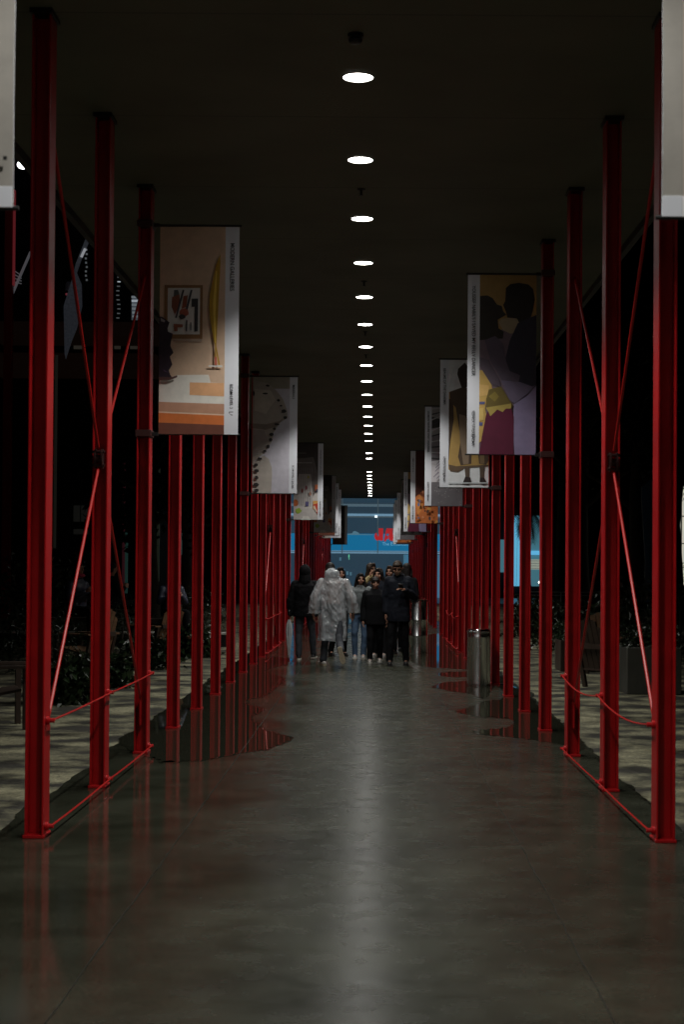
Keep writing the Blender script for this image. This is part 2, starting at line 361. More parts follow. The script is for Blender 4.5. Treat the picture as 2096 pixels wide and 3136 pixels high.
def rodlight(c0): pass
BR = mat('red_rod_paint', (.46, .012, .010), .38, spec=.4)
NMB = {'L': {1: 'nearest, crossing behind the nearest left column', 10: 'second set of braces in the left row', 17: 'third set of braces in the left row', 25: 'farthest set of braces in the left row'},
       'R': {1: 'nearest, beside the nearest right column', 11: 'second set of braces in the right row', 19: 'third set of braces in the right row', 27: 'farthest set of braces in the right row'}}
def brace(side, n_):
    xc = XCL if side == 'L' else XCR; sg = 1 if side == 'L' else -1
    ya, yb, yc = colY(n_-1)+CD/2, colY(n_)-.005, colY(n_+1)+CD/2
    o = empty('cross_brace', (xc, yb, 0)); tag(o, 'red steel rod X-brace, '+NMB[side][n_], 'cross brace', 'red rod cross braces')
    zm = 2.42; r = .0115
    dy = yb-.03
    A = (0, ya-yb+.03, .42); B = (0, ya-yb+.03, 4.55); Cc = (0, yc-yb-.03, .42); D = (0, yc-yb-.03, 4.2)
    mid = (0, -.035, zm)
    for p in (A, B): MB().tube([p, (mid[0], mid[1]-.045, mid[2]+(-.085 if p is A else .085))], r, 8).build('rod', BR, o, True)
    for p in (Cc, D): MB().tube([(p[0]+.0, p[1], p[2]), (mid[0]+(.0), .16, mid[2]+(-.14 if p is Cc else .14))], r, 8).build('rod', BR, o, True)
    # round connector drum with clevises
    b_ = MB()
    for xx in (-.03, .02):
        pts = [(.055*math.cos(a), zm+.075*math.sin(a)) for a in [2*math.pi*k/10 for k in range(10)]]
        n = len(pts); vs = [(xx, -.04+y, z) for y, z in pts]+[(xx+.012, -.04+y, z) for y, z in pts]
        b_.add(vs, [tuple(range(n)), tuple(range(2*n-1, n-1, -1))]+[(k, n+k, n+(k+1) % n, (k+1) % n) for k in range(n)])
    b_.tube([(-.045, -.06, zm+.05), (.045, -.06, zm+.05)], .012); b_.tube([(-.045, -.06, zm-.05), (.045, -.06, zm-.05)], .012)
    b_.tube([(-.03, -.03, zm), (.03, -.03, zm)], .03)
    b_.build('connector_plate', mat('brace_connector', (.05, .02, .018), .45, metal=.6), o, True)
    # gusset plates at the foot of the outer columns
    MB().box(-.006, .006, ya-yb, ya-yb+.12, .25, .50).build('gusset_plate', RED, o)
    MB().box(-.006, .006, yc-yb-.12, yc-yb, .25, .50).build('gusset_plate', RED, o)
    # guard cables, as things of their own
    xi = sg*(CW/2)
    for hz, nm in ((.70, 'upper'), (.065, 'lower')):
        c = empty('guard_rod', (xc+xi, colY(n_-1), hz))
        tag(c, f'thin red {nm} guard rod bolted at {"knee" if hz > .3 else "ground"} height, {"left" if side == "L" else "right"} row, ' + ('nearest bay' if n_ == 1 else 'second braced bay' if n_ < 15 else 'third braced bay' if n_ < 22 else 'farthest braced bay'), 'guard rod', 'red guard rods at the braced bays')
        xo = sg*.035
        pts = []
        for a0, a1 in ((0, S), (S, 2*S)):
            for q in range(9):
                u = q/8; pts.append((xo, a0+(a1-a0)*u+.06, -(.055 if (side == 'R' and hz > .3) else .006)*4*u*(1-u)))
        MB().tube(pts, .0062, 6).build('rod', BR, c, True)
        for q in range(3):
            yy = q*S+.06
            b_ = MB(); b_.tube([(0.002*sg, yy, 0), (xo*.6, yy, 0)], .026, 10); b_.tube([(xo*.5, yy, 0), (xo+sg*.016, yy, 0)], .014, 8)
            b_.build('bolt_bracket', RED, c, True)
for n_ in NMB['L']: brace('L', n_)
for n_ in NMB['R']: brace('R', n_)

# ------------------------------------------------------------------ banners
BW, BH, BZ = .70, 1.83, 2.80
bc = {}
def bmat(c, key=None):
    k = 'banner_print_%02x%02x%02x' % tuple(int(255*min(1, v)) for v in c)
    c = tuple(min(.85, v*1.18) for v in c)
    return mat(k, c, .55, var=.10, scale=9)
RECT = lambda a, b_, c, d: [(a, c), (b_, c), (b_, d), (a, d)]
def blob2(cx, cz, rx, rz, n=14, j=.12, seed=0):
    rr = random.Random(seed); return [(cx+rx*math.cos(2*math.pi*k/n)*(1+rr.uniform(-j, j)), cz+rz*math.sin(2*math.pi*k/n)*(1+rr.uniform(-j, j))) for k in range(n)]
# designs: list of (colour, polygon) in u (0..1 across picture area), v (0..1 up the banner)
def crop(pts, x0, x1, y0, y1): return [((x-x0)/(x1-x0), (y1-y)/(y1-y0)) for x, y in pts]
mg = lambda pts: crop(pts, 100, 760, 108, 2230)
G_ = []
G_ += [((.58, .41, .29), RECT(0, 1, 0, 1)), ((.70, .67, .61), mg([(100, 1690), (280, 1625), (600, 1620), (620, 1700), (760, 1705), (760, 1925), (100, 1900)])),
       ((.68, .37, .19), mg([(410, 1700), (758, 1705), (758, 1842), (410, 1828)])), ((.48, .26, .17), mg([(100, 1900), (760, 1920), (760, 2025), (100, 1998)])),
       ((.72, .52, .38), mg([(100, 1998), (760, 2025), (760, 2038), (100, 2012)])), ((.62, .17, .045), mg([(100, 2012), (760, 2038), (760, 2135), (100, 2112)])),
       ((.17, .06, .04), mg([(100, 2112), (760, 2135), (760, 2230), (100, 2230)])), ((.45, .33, .26), mg([(250, 1255), (530, 1255), (530, 1285), (250, 1280)])),
       ((.25, .13, .055), mg([(150, 705), (535, 705), (535, 1255), (150, 1255)])), ((.60, .58, .56), mg([(182, 735), (508, 735), (508, 1210), (182, 1210)])),
       ((.10, .10, .10), mg([(245, 755), (285, 755), (300, 800), (240, 830)])), ((.22, .07, .04), mg([(225, 830), (300, 800), (310, 900), (255, 1010), (222, 930)])),
       ((.05, .05, .06), mg([(330, 755), (350, 755), (275, 1045), (258, 1040)])), ((.05, .05, .06), mg([(412, 755), (432, 755), (385, 960), (365, 955)])),
       ((.25, .07, .035), mg([(340, 820), (385, 810), (370, 930), (325, 950)])), ((.04, .04, .045), mg([(425, 845), (490, 845), (488, 1180), (455, 1180), (455, 930), (425, 930)])),
       ((.36, .10, .06), blob2(.38, .585, .07, .02, seed=3)), ((.05, .05, .05), blob2(.35, .565, .05, .012, seed=9)), ((.28, .09, .05), mg([(245, 1105), (340, 1110), (335, 1140), (285, 1140), (285, 1180), (250, 1180)])),
       ((.05, .05, .07), mg([(370, 1065), (385, 1065), (382, 1180), (368, 1180)])), ((.05, .05, .07), mg([(412, 1090), (424, 1090), (424, 1170), (414, 1170)])),
       ((.62, .60, .56), mg([(600, 1525), (740, 1525), (740, 1545), (600, 1540)])),
       ((.40, .23, .02), mg([(710, 385), (712, 500), (700, 760), (692, 1000), (684, 1180), (678, 1330), (716, 1522), (700, 1524), (672, 1370), (684, 1524), (660, 1526), (664, 1330), (640, 1200), (618, 1080), (602, 940), (608, 800), (640, 640), (668, 500)])),
       ((.68, .46, .08), mg([(668, 560), (678, 560), (668, 1000), (672, 1300), (664, 1300), (650, 1100), (640, 900)])), ((.50, .12, .08), mg([(664, 1440), (682, 1440), (684, 1524), (662, 1524)])),
       ((.03, .018, .03), mg([(100, 1030), (130, 1035), (205, 1090), (185, 1150), (190, 1185), (238, 1205), (220, 1290), (215, 1330), (246, 1400), (210, 1440), (235, 1520), (200, 1580), (215, 1625), (232, 1650), (100, 1650)])),
       ((.30, .28, .30), mg([(115, 1045), (160, 1070), (155, 1090), (118, 1080)])), ((.12, .07, .14), mg([(140, 1570), (195, 1600), (160, 1592)])),
       ((.10, .045, .04), mg([(100, 1648), (232, 1648), (285, 1630), (286, 1650), (210, 1682), (100, 1680)]))]
bd = lambda pts: crop(pts, 293, 945, 137, 2235)
D_ = [((.36, .23, .08), RECT(0, 1, 0, 1)), ((.17, .12, .15), bd([(293, 860), (945, 640), (945, 2235), (293, 2235)])),
      ((.36, .28, .18), bd([(510, 690), (545, 650), (650, 635), (720, 650), (762, 720), (735, 815), (640, 820), (560, 780)])),
      ((.03, .025, .02), bd([(293, 385), (380, 378), (440, 410), (490, 485), (545, 500), (560, 560), (600, 600), (500, 660), (510, 760), (570, 800), (560, 880), (293, 900)])),
      ((.025, .022, .018), bd([(590, 290), (640, 245), (740, 228), (850, 245), (905, 300), (925, 420), (900, 560), (860, 700), (760, 720), (720, 645), (610, 635), (590, 560), (560, 490), (585, 440)])),
      ((.035, .032, .05), bd([(730, 700), (860, 640), (945, 600), (945, 1430), (860, 1500), (740, 1420), (570, 1200), (640, 900)])),
      ((.11, .085, .12), bd([(350, 900), (470, 850), (560, 930), (600, 1150), (640, 1260), (760, 1310), (740, 1400), (560, 1390), (420, 1150)])),
      ((.52, .34, .10), bd([(293, 1250), (360, 1260), (430, 1380), (440, 1480), (380, 1580), (360, 1700), (380, 1790), (320, 2080), (293, 2100)])),
      ((.10, .075, .10), bd([(293, 1100), (400, 1130), (520, 1350), (540, 1450), (430, 1420), (340, 1280), (293, 1200)])),
      ((.62, .40, .14), bd([(293, 1420), (400, 1430), (410, 1540), (293, 1560)])), ((.10, .11, .25), bd([(293, 1620), (360, 1620), (350, 1650), (293, 1650)])), ((.10, .11, .25), bd([(293, 1860), (335, 1860), (330, 1900), (293, 1900)])),
      ((.62, .44, .14), bd([(293, 1700), (345, 1690), (345, 1830), (293, 1850)])),
      ((.15, .11, .03), bd([(370, 1600), (400, 1480), (540, 1440), (640, 1600), (680, 1660), (660, 1700), (380, 1720)])), ((.24, .18, .04), bd([(400, 1560), (470, 1500), (520, 1560), (470, 1620)])),
      ((.16, .13, .20), bd([(540, 1370), (760, 1390), (900, 1440), (940, 1420), (850, 1520), (700, 1640), (640, 1600)])),
      ((.24, .20, .33), bd([(690, 1650), (850, 1540), (945, 1430), (945, 2235), (700, 2235), (680, 1900)])),
      ((.10, .012, .035), bd([(370, 1780), (400, 1720), (660, 1690), (690, 1800), (690, 2235), (285, 2235), (320, 2060)])),
      ((.40, .30, .08), bd([(365, 1690), (660, 1640), (655, 1700), (600, 1700), (560, 1740), (500, 1710), (420, 1790), (400, 1740)]))]
rd = lambda pts: crop(pts, 710, 1168, 65, 1562)
Q_ = [((.68, .70, .72), RECT(0, 1, 0, 1)), ((.42, .27, .09), rd([(712, 440), (780, 440), (800, 520), (850, 600), (1168, 620), (1168, 1300), (880, 1310), (830, 1360), (760, 1370), (712, 1350)])),
      ((.07, .045, .03), rd([(712, 520), (760, 540), (770, 760), (735, 1000), (715, 1240), (712, 1240)])),
      ((.05, .035, .025), rd([(890, 95), (930, 150), (1000, 190), (1010, 300), (960, 380), (860, 400), (835, 330), (805, 230), (815, 170)])),
      ((.09, .06, .04), rd([(720, 440), (850, 390), (1040, 400), (1120, 480), (1168, 700), (1168, 1240), (1140, 1290), (1060, 1280), (1030, 1000), (980, 1000), (970, 1280), (850, 1300), (820, 1200), (850, 1000), (820, 800), (790, 620), (730, 560)])),
      ((.26, .19, .13), rd([(830, 700), (900, 720), (960, 900), (940, 1280), (880, 1290), (840, 1000)])), ((.22, .15, .08), rd([(1060, 900), (1110, 900), (1120, 1280), (1070, 1280)])),
      ((.12, .08, .05), rd([(712, 1290), (800, 1310), (1168, 1290), (1168, 1310), (900, 1330), (820, 1380), (730, 1370)])),
      ((.10, .07, .05), rd([(895, 1320), (950, 1320), (950, 1440), (905, 1440)])), ((.10, .07, .05), rd([(1065, 1310), (1120, 1310), (1115, 1440), (1070, 1440)])),
      ((.03, .02, .02), rd([(905, 1430), (960, 1440), (975, 1500), (940, 1530), (870, 1520)])), ((.03, .02, .02), rd([(1070, 1440), (1115, 1440), (1155, 1515), (1110, 1530), (1065, 1510)])),
      ((.50, .53, .55), rd([(712, 1502), (860, 1500), (1168, 1496), (1168, 1512), (712, 1515)]))]
U_ = [((.22, .20, .22), RECT(0, 1, 0, 1)), ((.30, .29, .29), RECT(0, 1, .72, 1)), ((.04, .04, .035), [(0, .9), (.5, .85), (.35, .80), (0, .78)]), ((.52, .49, .52), [(0, .24), (1, .24), (1, .5), (0, .45)]),
      ((.13, .12, .13), RECT(0, 1, 0, .235))]
for k in range(11):
    a = k*.055; U_.append(((.05, .05, .055) if k % 2 else (.45, .43, .45), [(0, .42+a), (1, .35+a*1.6), (1, .365+a*1.6), (0, .433+a)]))
for k in range(26): 
    rr = random.Random(k); x, z = rr.random()*.95, rr.random()*.2+.01; U_.append(((.35, .33, .33), RECT(x, x+.02, z, z+.006)))
for k in range(16):
    rr = random.Random(k+90); x, z = rr.random()*.8, .25+rr.random()*.2; U_.append(((.25, .23, .27), [(x, z), (x+.18, z+.05), (x+.15, z+.06), (x, z+.012)]))
O_ = [((.07, .018, .012), RECT(0, 1, 0, 1)), ((.20, .05, .015), [(0, .35), (.5, .5), (1, .62), (1, 0), (0, 0)]), ((.52, .15, .04), [(0, .36), (.15, .40), (.5, .34), (1, .42), (1, 0), (0, 0)]),
      ((.62, .24, .06), [(.05, .3), (.2, .40), (.35, .33), (.3, .2), (.1, .1)])]
for k in range(34):
    rr = random.Random(k+5); x, z = rr.random()*.94, rr.random()*.42; q = .02+.05*rr.random()
    O_.append((random.Random(k).choice([(.66, .26, .12), (.36, .10, .03), (.20, .17, .24), (.10, .05, .03), (.58, .30, .07)]), blob2(x+.03, z+.02, q, q*.35, 8, .3, k)))
O_ += [((.16, .17, .30), blob2(.15, .26, .05, .03, 9, .3, 3)), ((.07, .06, .07), blob2(.64, .07, .05, .028, 9, .3, 8)), ((.05, .04, .04), blob2(.42, .17, .03, .012, 9, .3, 4))]
F_ = [((.50, .48, .54), RECT(0, 1, 0, 1)), ((.30, .28, .22), RECT(0, 1, .90, 1))]
fx = lambda pts: crop(pts, 135, 600, 90, 1570)
F_ += [((.36, .32, .28), fx([(135, 130), (330, 170), (440, 270), (520, 380), (570, 520), (575, 610), (480, 670), (400, 790), (385, 900), (280, 1060), (135, 1180)])),
       ((.22, .18, .15), fx([(135, 680), (300, 690), (470, 650), (540, 600), (430, 720), (300, 760), (135, 740)])), ((.42, .38, .34), fx([(135, 1180), (280, 1085), (340, 1130), (378, 1230), (385, 1330), (372, 1570), (135, 1570)])),
       ((.30, .26, .24), fx([(135, 760), (280, 770), (330, 900), (240, 1060), (135, 1110)])), ((.46, .42, .36), fx([(160, 240), (360, 260), (420, 380), (300, 560), (160, 520)]))]
for x, y, a, b_ in ((320, 200, 28, 14), (290, 300, 38, 12), (145, 300, 14, 34), (460, 385, 22, 16), (490, 455, 20, 10), (525, 525, 36, 26), (545, 605, 28, 20), (440, 690, 40, 14), (410, 745, 22, 18), (375, 820, 32, 22), (362, 888, 26, 24), (332, 970, 24, 24),
                   (290, 1030, 26, 18), (225, 1130, 34, 18), (180, 1205, 32, 22), (187, 1283, 36, 20), (188, 1372, 28, 24), (185, 1455, 36, 26), (187, 1532, 34, 22)):
    cx, cz = fx([(x, y)])[0]; F_.append(((.035, .03, .03), blob2(cx, cz, a/465*.9, b_/1480, 10, .22, x)))
P_ = [((.06, .05, .045), RECT(0, 1, 0, 1)), ((.16, .14, .13), [(.0, .0), (1, 0), (1, .6), (.8, .82), (.1, .8), (0, .55)]), ((.50, .47, .45), [(0, 0), (1, 0), (1, .42), (.8, .3), (.7, .6), (.2, .6), (0, .3)]),
      ((.16, .09, .09), [(.3, 0), (.7, 0), (.62, .035), (.36, .035)]), ((.48, .14, .04), blob2(.07, .22, .13, .045, 12, .1, 1)), ((.30, .42, .06), blob2(.2, .12, .12, .035, 10, .25, 2)), ((.62, .60, .56), [(.4, .05), (.6, .05), (.72, .0), (.3, 0)]),
      ((.60, .32, .10), RECT(.80, 1, .14, .25)), ((.50, .06, .03), [(.8, .2), (1, .22), (1, .07), (.88, .13)]), ((.85, .62, .5), [(.82, .17), (.86, .19), (.98, .11), (.94, .10)]), ((.10, .09, .25), RECT(.50, .62, .18, .24)), ((.25, .05, .04), blob2(.36, .38, .045, .03, 9, .1, 5)),
      ((.25, .05, .06), blob2(.52, .42, .04, .03, 9, .1, 6)), ((.45, .20, .12), blob2(.68, .34, .055, .028, 9, .1, 7)), ((.42, .12, .05), RECT(.88, 1, .38, .46)), ((.05, .05, .08), RECT(.92, 1, .36, .40)), ((.5, .45, .05), blob2(.6, .56, .04, .02, 8, .1, 3)),
      ((.4, .38, .37), RECT(.1, .75, .74, .75)), ((.35, .33, .32), RECT(.15, .5, .87, .874))]
for k in range(7): P_.append(((.30, .28, .31), RECT(.2+k*.09, .215+k*.09, .2, .68)))
K_ = [((.022, .02, .02), RECT(0, 1, 0, 1)), ((.11, .105, .10), [(.1, .42), (.4, .35), (.7, .52), (.9, .3), (.5, .28)]), ((.065, .03, .022), RECT(0, 1, 0, .27))]
DES = {'gallery': (G_, 'MODERN GALLERIES', 'BCAM LEVEL 3'), 'dancer': (D_, "YOUSSEF NABIL'S I SAVED MY BELLY DANCER", 'RESNICK PAVILION'), 'realms': (Q_, 'REALMS OF THE DHARMA', 'RESNICK PAVILION'),
       'universe': (U_, 'HUMAN NATURE AND UNIVERSE', 'RESNICK PAVILION'), 'orange': (O_, 'IMPASTO', 'RESNICK PAVILION'), 'stones': (F_, 'MINERALS', 'BCAM LEVEL 1'), 'colour': (P_, 'COLLECTED WORKS ON COLOR', 'BCAM LEVEL 2'), 'dark': (K_, '', ''), 'blank': ([((.33, .31, .28), RECT(0, 1, 0, 1))], '', '')}  # blank: grey tone over the white vinyl stands in for shade
def banner(side, n_, des, label, Y=None):
    sg = 1 if side == 'L' else -1
    xin = -1.192 if side == 'L' else .957            # edge facing the walk
    x0 = xin-BW if side == 'L' else xin              # left edge
    y = (Y if Y else colY(n_)+CD*.5)
    o = empty('hanging_banner', (x0, y, BZ)); tag(o, label, 'banner', 'museum banners hung across the walk')
    near = n_ <= 7
    # fabric with very slight waves
    b_ = MB(); nx, nz_ = 8, 14
    def wav(u, v): return (.006*math.sin(u*5+n_)+.004*math.sin(v*7+n_*2))*(1 if near else .4)
    st = .122
    ux0, ux1 = (0, BW-st) if side == 'L' else (st, BW)
    if des == 'blank': ux0, ux1 = 0, BW
    vs = []
    for th in (0, .004):
        for j in range(nz_+1):
            for i in range(nx+1): u = i/nx*BW; v = j/nz_*BH; vs.append((u, wav(u, v)+th, v))
    fs = []
    for j in range(nz_):
        for i in range(nx):
            a = j*(nx+1)+i; fs.append((a, a+1, a+nx+2, a+nx+1)); q = a+(nx+1)*(nz_+1); fs.append((q, q+nx+1, q+nx+2, q+1))
    Nn = (nx+1)*(nz_+1)
    rim = [i for i in range(nx+1)]+[j*(nx+1)+nx for j in range(1, nz_+1)]+[nz_*(nx+1)+i for i in range(nx-1, -1, -1)]+[j*(nx+1) for j in range(nz_-1, 0, -1)]
    for a, c in zip(rim, rim[1:]+rim[:1]): fs.append((a, a+Nn, c+Nn, c))
    b_.add(vs, fs); b_.build('fabric', WHITE, o, True)
    layers, t1, t2 = DES[des]
    mats = []; pb = MB(); dz = .0008
    for li, (c, pts) in enumerate(layers):
        m = bmat(c)
        if m not in mats: mats.append(m)
        pb.mi = mats.index(m)
        P = [(ux0+min(1, max(0, u))*(ux1-ux0), min(1, max(0, v))*BH) for u, v in pts]
        bm = bmesh.new(); vv = [bm.verts.new((x, 0, z)) for x, z in P]
        try: f = bm.faces.new(vv)
        except Exception: bm.free(); continue
        # cut into pieces that follow the waves
        for i in range(1, nx): bmesh.ops.bisect_plane(bm, geom=bm.verts[:]+bm.edges[:]+bm.faces[:], plane_co=(i/nx*BW, 0, 0), plane_no=(1, 0, 0))
        for j in range(1, nz_): bmesh.ops.bisect_plane(bm, geom=bm.verts[:]+bm.edges[:]+bm.faces[:], plane_co=(0, 0, j/nz_*BH), plane_no=(0, 0, 1))
        bmesh.ops.triangulate(bm, faces=bm.faces)
        bm.verts.ensure_lookup_table(); bm.verts.index_update()
        pb.add([(v.co.x, wav(round(v.co.x/BW*nx*1000)/1000/nx*BW, v.co.z)-.0022-dz*li*(1 if near else 1.6), v.co.z) for v in bm.verts], [tuple(v.index for v in f.verts) for f in bm.faces]); bm.free()
    pb.build('printed_picture', mats, o)
    fz = -.008
    # strip lettering, reading downwards
    Rm = Matrix(((0, 1, 0, 0), (0, 0, -1, 0), (-1, 0, 0, 0), (0, 0, 0, 1)))   # text x -> -Z, text y -> +X
    Rm = Matrix(((0, 1, 0), (0, 0, -1), (-1, 0, 0))).to_4x4()
    if t1:
        sx0 = BW-st if side == 'L' else 0
        def T(s, z, size, L=None, nm='lettering'):
            ob = text_mesh(nm, s, size, Matrix.Translation((sx0+st*.5-size*.33, fz, z)) @ Rm, INK, o, .001, bold=.0002)
            if L:
                zz = [v.co.z for v in ob.data.vertices]; k = L/(max(zz)-min(zz))
                for v in ob.data.vertices: v.co.z = z+(v.co.z-z)*k
        k = {'gallery': (1.69, .052, .42), 'dancer': (1.72, .052, .92), 'realms': (1.71, .050, .52), 'universe': (1.75, .048, .75), 'orange': (1.66, .045, .36), 'stones': (1.71, .050, .22), 'colour': (1.68, .042, .60)}[des]
        T(t1, k[0], k[1], k[2], 'title_lettering')
        T(t2, .445, .040, .215 if des in ('gallery', 'stones', 'colour') else .265, 'venue_lettering')
        T('L', .205, .055, None, 'museum_lettering'); T('ACMA', .182, .040, .095, 'museum_lettering')
    # rods and brackets
    xcol = XCL if side == 'L' else XCR
    e0 = xcol-x0; e1 = BW+.02 if side == 'L' else -.02
    for z in (BH+.012, -.012 if False else .0):
        MB().tube([(e0, .002, z), (e1, .002, z)], .011 if z else .008, 8).build('rod', BLACK, o, True)
    for z in (BH+.012, .0):
        MB().box(e0-CW/2-.012, e0+CW/2+.012, -CD/2-.012, CD/2+.012, z-.03, z+.03).build('clamp', mat('clamp_steel', (.06, .02, .018), .45), o, bevel=.004)
        k = sg*(CW/2+.012)
        MB().box(min(e0+k, e0+k+sg*.05), max(e0+k, e0+k+sg*.05), -.02, .02, z-.015, z+.015).build('bracket_arm', BLACK, o)
    if n_ < 0:
        MB().box(BW-.03, BW-.017, -.0145, -.012, .155, .168).build('grommet', BLACK, o) if side == 'L' else None
        MB().box(.0, BW, -.0105, -.0075, .0, .07).build('hem', WHITE, o, bevel=.002)
banner('L', -2, 'blank', 'blurred blank white banner cut off by the left edge of the photo', 5.35)
banner('R', -2, 'blank', 'blurred blank white banner cut off by the right edge of the photo', 5.42)
banner('L', 2, 'gallery', 'large banner showing a framed abstract picture and a gold sculpture')
banner('L', 7, 'stones', 'pale grey banner with a curving trail of dark stones')
banner('L', 13, 'colour', 'white banner with bright coloured fruit and shoe shapes, nearer of the pair')
banner('L', 19, 'colour', 'white banner with bright coloured shapes, farther and partly hidden of the pair')
banner('L', 21, 'gallery', 'far banner with a brown bottom edge behind the coloured banners')
banner('L', 23, 'stones', 'far pale banner on the left, white strip showing beside the brown one')
banner('L', 30, 'dark', 'farthest left banner, black above and brown below, against the blue window')
banner('R', 3, 'dancer', 'banner with two dark heads facing over a purple and maroon cloth')
banner('R', 6, 'realms', 'white banner with a bronze robed standing statue')
banner('R', 9, 'universe', 'grey banner with dark radiating lines')
banner('R', 14, 'orange', 'banner with a mottled orange painting')
banner('R', 18, 'dancer', 'far banner with maroon and purple bottom behind the orange one')
banner('R', 20, 'realms', 'far white-bottomed banner behind the purple one')
banner('R', 24, 'universe', 'far grey-bottomed banner on the right')
banner('R', 27, 'orange', 'far banner on the right with a thin orange bottom')
banner('R', 29, 'dark', 'farthest right banner, a dark sliver by the red letters')  # dark print stands in for the banner being unlit

# ------------------------------------------------------------------ steel bins
def bin1():
    o = empty('litter_bin', (1.515, 23.05, 0)); tag(o, 'short polished steel cylinder bin beside the right columns', 'litter bin')
    r = .165
    MB().lathe([(0, 0.004), (r-.012, .004), (r-.012, .03), (r, .032), (r, .66), (r+.002, .665), (r+.002, .70), (r, .705), (r, .745), (r+.006, .75), (r+.006, .765), (r-.002, .768)], 56).build('bin_body', STEEL, o, True)
    MB().lathe([(.158, .755), (.158, .775), (.15, .79), (.11, .795), (.108, .79), (.108, .765)], 56).build('lid', CHROME, o, True)
    MB().box(-.155, .155, -.016, .016, .789, .797).build('lid_bar', CHROME, o)
    MB().lathe([(0, .74), (.107, .74)], 40).build('liner', BLACK, o)
bin1()
def bin2():
    o = empty('steel_drum_bin', (.905, 32.0, 0)); tag(o, 'tall steel drum bin with a knob, behind the man with the phone', 'litter bin')
    r = .2
    b_ = MB(); b_.lathe([(0, 0.004), (r, .004), (r, .33), (r+.003, .335), (r+.003, .345), (r, .35), (r, .64), (r+.003, .645), (r+.003, .655), (r, .66), (r, 1.0)], 56)
    b_.build('bin_body', STEEL, o, True)
    MB().lathe([(r, 1.0), (r+.022, 1.002), (r+.022, 1.025), (r-.03, 1.04), (0, 1.045)], 56).build('lid', CHROME, o, True)
    MB().lathe([(.018, 1.04), (.018, 1.10), (.03, 1.105), (.03, 1.12), (0, 1.125)], 20).build('knob', CHROME, o, True)
bin2()

# ------------------------------------------------------------------ people
def prim_capsule(b_, p0, r0, p1, r1, n=12, sq=(1, 1)):
    p0 = Vector(p0); p1 = Vector(p1); d = p1-p0; L = d.length; d = d/L if L > 1e-6 else Vector((0, 0, 1))
    u = Vector((0, 1, 0)) if abs(d.y) < .8 else Vector((1, 0, 0)); a = u.cross(d).normalized(); c = d.cross(a).normalized()
    rings = []
    for k in range(1, 4):
        t_ = -math.pi/2+k*math.pi/8; rings.append((p0+d*r0*math.sin(t_), r0*math.cos(t_)))
    rings += [(p0, r0), (p1, r1)]
    for k in range(1, 4):
        t_ = k*math.pi/8; rings.append((p1+d*r1*math.sin(t_), r1*math.cos(t_)))
    vs = [p0-d*r0]
    for ctr, r in rings: vs += [ctr+r*(math.cos(q)*a*sq[0]+math.sin(q)*c*sq[1]) for q in [2*math.pi*j/n for j in range(n)]]
    vs.append(p1+d*r1); m = len(rings); fs = [(0, 1+(j+1) % n, 1+j) for j in range(n)]
    for i in range(m-1):
        for j in range(n): fs.append((1+i*n+j, 1+i*n+(j+1) % n, 1+(i+1)*n+(j+1) % n, 1+(i+1)*n+j))
    e = 1+m*n; fs += [(e, 1+(m-1)*n+j, 1+(m-1)*n+(j+1) % n) for j in range(n)]
    b_.add(vs, fs)
def prim_ell(b_, c, r, rot=None, n=16, m=10):
    vs = []; c = Vector(c)
    for i in range(m+1):
        t_ = math.pi*i/m
        for j in range(n):
            q = 2*math.pi*j/n; v = Vector((r[0]*math.sin(t_)*math.cos(q), r[1]*math.sin(t_)*math.sin(q), r[2]*math.cos(t_)))
            if rot: v = rot @ v
            vs.append(c+v)
    b_.add(vs, [(i*n+j, (i+1)*n+j, (i+1)*n+(j+1) % n, i*n+(j+1) % n) for i in range(m) for j in range(n)])
def prim_loft(b_, rings, n=28, wave=0, freq=7, ph=0):
    vs = []
    for z, cx, cy, rx, ry in rings:
        for j in range(n):
            q = 2*math.pi*j/n; k = 1+wave*math.sin(freq*q+ph+z*3)
            ex = 2.6
            cc_, ss = math.cos(q), math.sin(q); m_ = (abs(cc_)**ex+abs(ss)**ex)**(-1/ex)
            vs.append((cx+rx*k*cc_*m_, cy+ry*k*ss*m_, z))
    m = len(rings); fs = [(i*n+j, i*n+(j+1) % n, (i+1)*n+(j+1) % n, (i+1)*n+j) for i in range(m-1) for j in range(n)]
    b_.add(vs, fs+[tuple(range(n))[::-1], tuple((m-1)*n+j for j in range(n))])
TX = bpy.data.textures.new('cloth_noise', 'CLOUDS'); TX.noise_scale = .13; TX.noise_depth = 2
TX2 = bpy.data.textures.new('plastic_noise', 'CLOUDS'); TX2.noise_scale = .22; TX2.noise_depth = 1
def fuse(b_, name, m, parent, vox=.010, smooth=3, disp=0, tex=None):
    me = bpy.data.meshes.new(name); me.from_pydata(b_.v, [], b_.f)
    o = bpy.data.objects.new(name, me); sc.collection.objects.link(o)
    md = o.modifiers.new('r', 'REMESH'); md.mode = 'VOXEL'; md.voxel_size = vox
    if smooth: sm = o.modifiers.new('s', 'SMOOTH'); sm.factor = .5; sm.iterations = smooth
    if disp: dm = o.modifiers.new('d', 'DISPLACE'); dm.texture = tex or TX; dm.strength = disp; dm.mid_level = .5; dm.texture_coords = 'LOCAL'
    dg = bpy.context.evaluated_depsgraph_get(); me2 = bpy.data.meshes.new_from_object(o.evaluated_get(dg))
    bpy.data.objects.remove(o); me2.materials.clear(); me2.materials.append(m)
    me2.polygons.foreach_set('use_smooth', [True]*len(me2.polygons)); me2.name = name
    return link(bpy.data.objects.new(name, me2), parent)
SK1 = mat('warm_skin', (.42, .22, .15), .5, var=.08, scale=20)
SK2 = mat('brown_skin', (.24, .12, .075), .5, var=.08, scale=20)
HAIR = mat('black_hair', (.012, .009, .008), .6, spec=.2, var=.3, scale=60, stretch=(1, 1, .15))
BRHAIR = mat('dark_brown_hair', (.030, .019, .012), .65, spec=.2, var=.3, scale=60, stretch=(1, 1, .15))
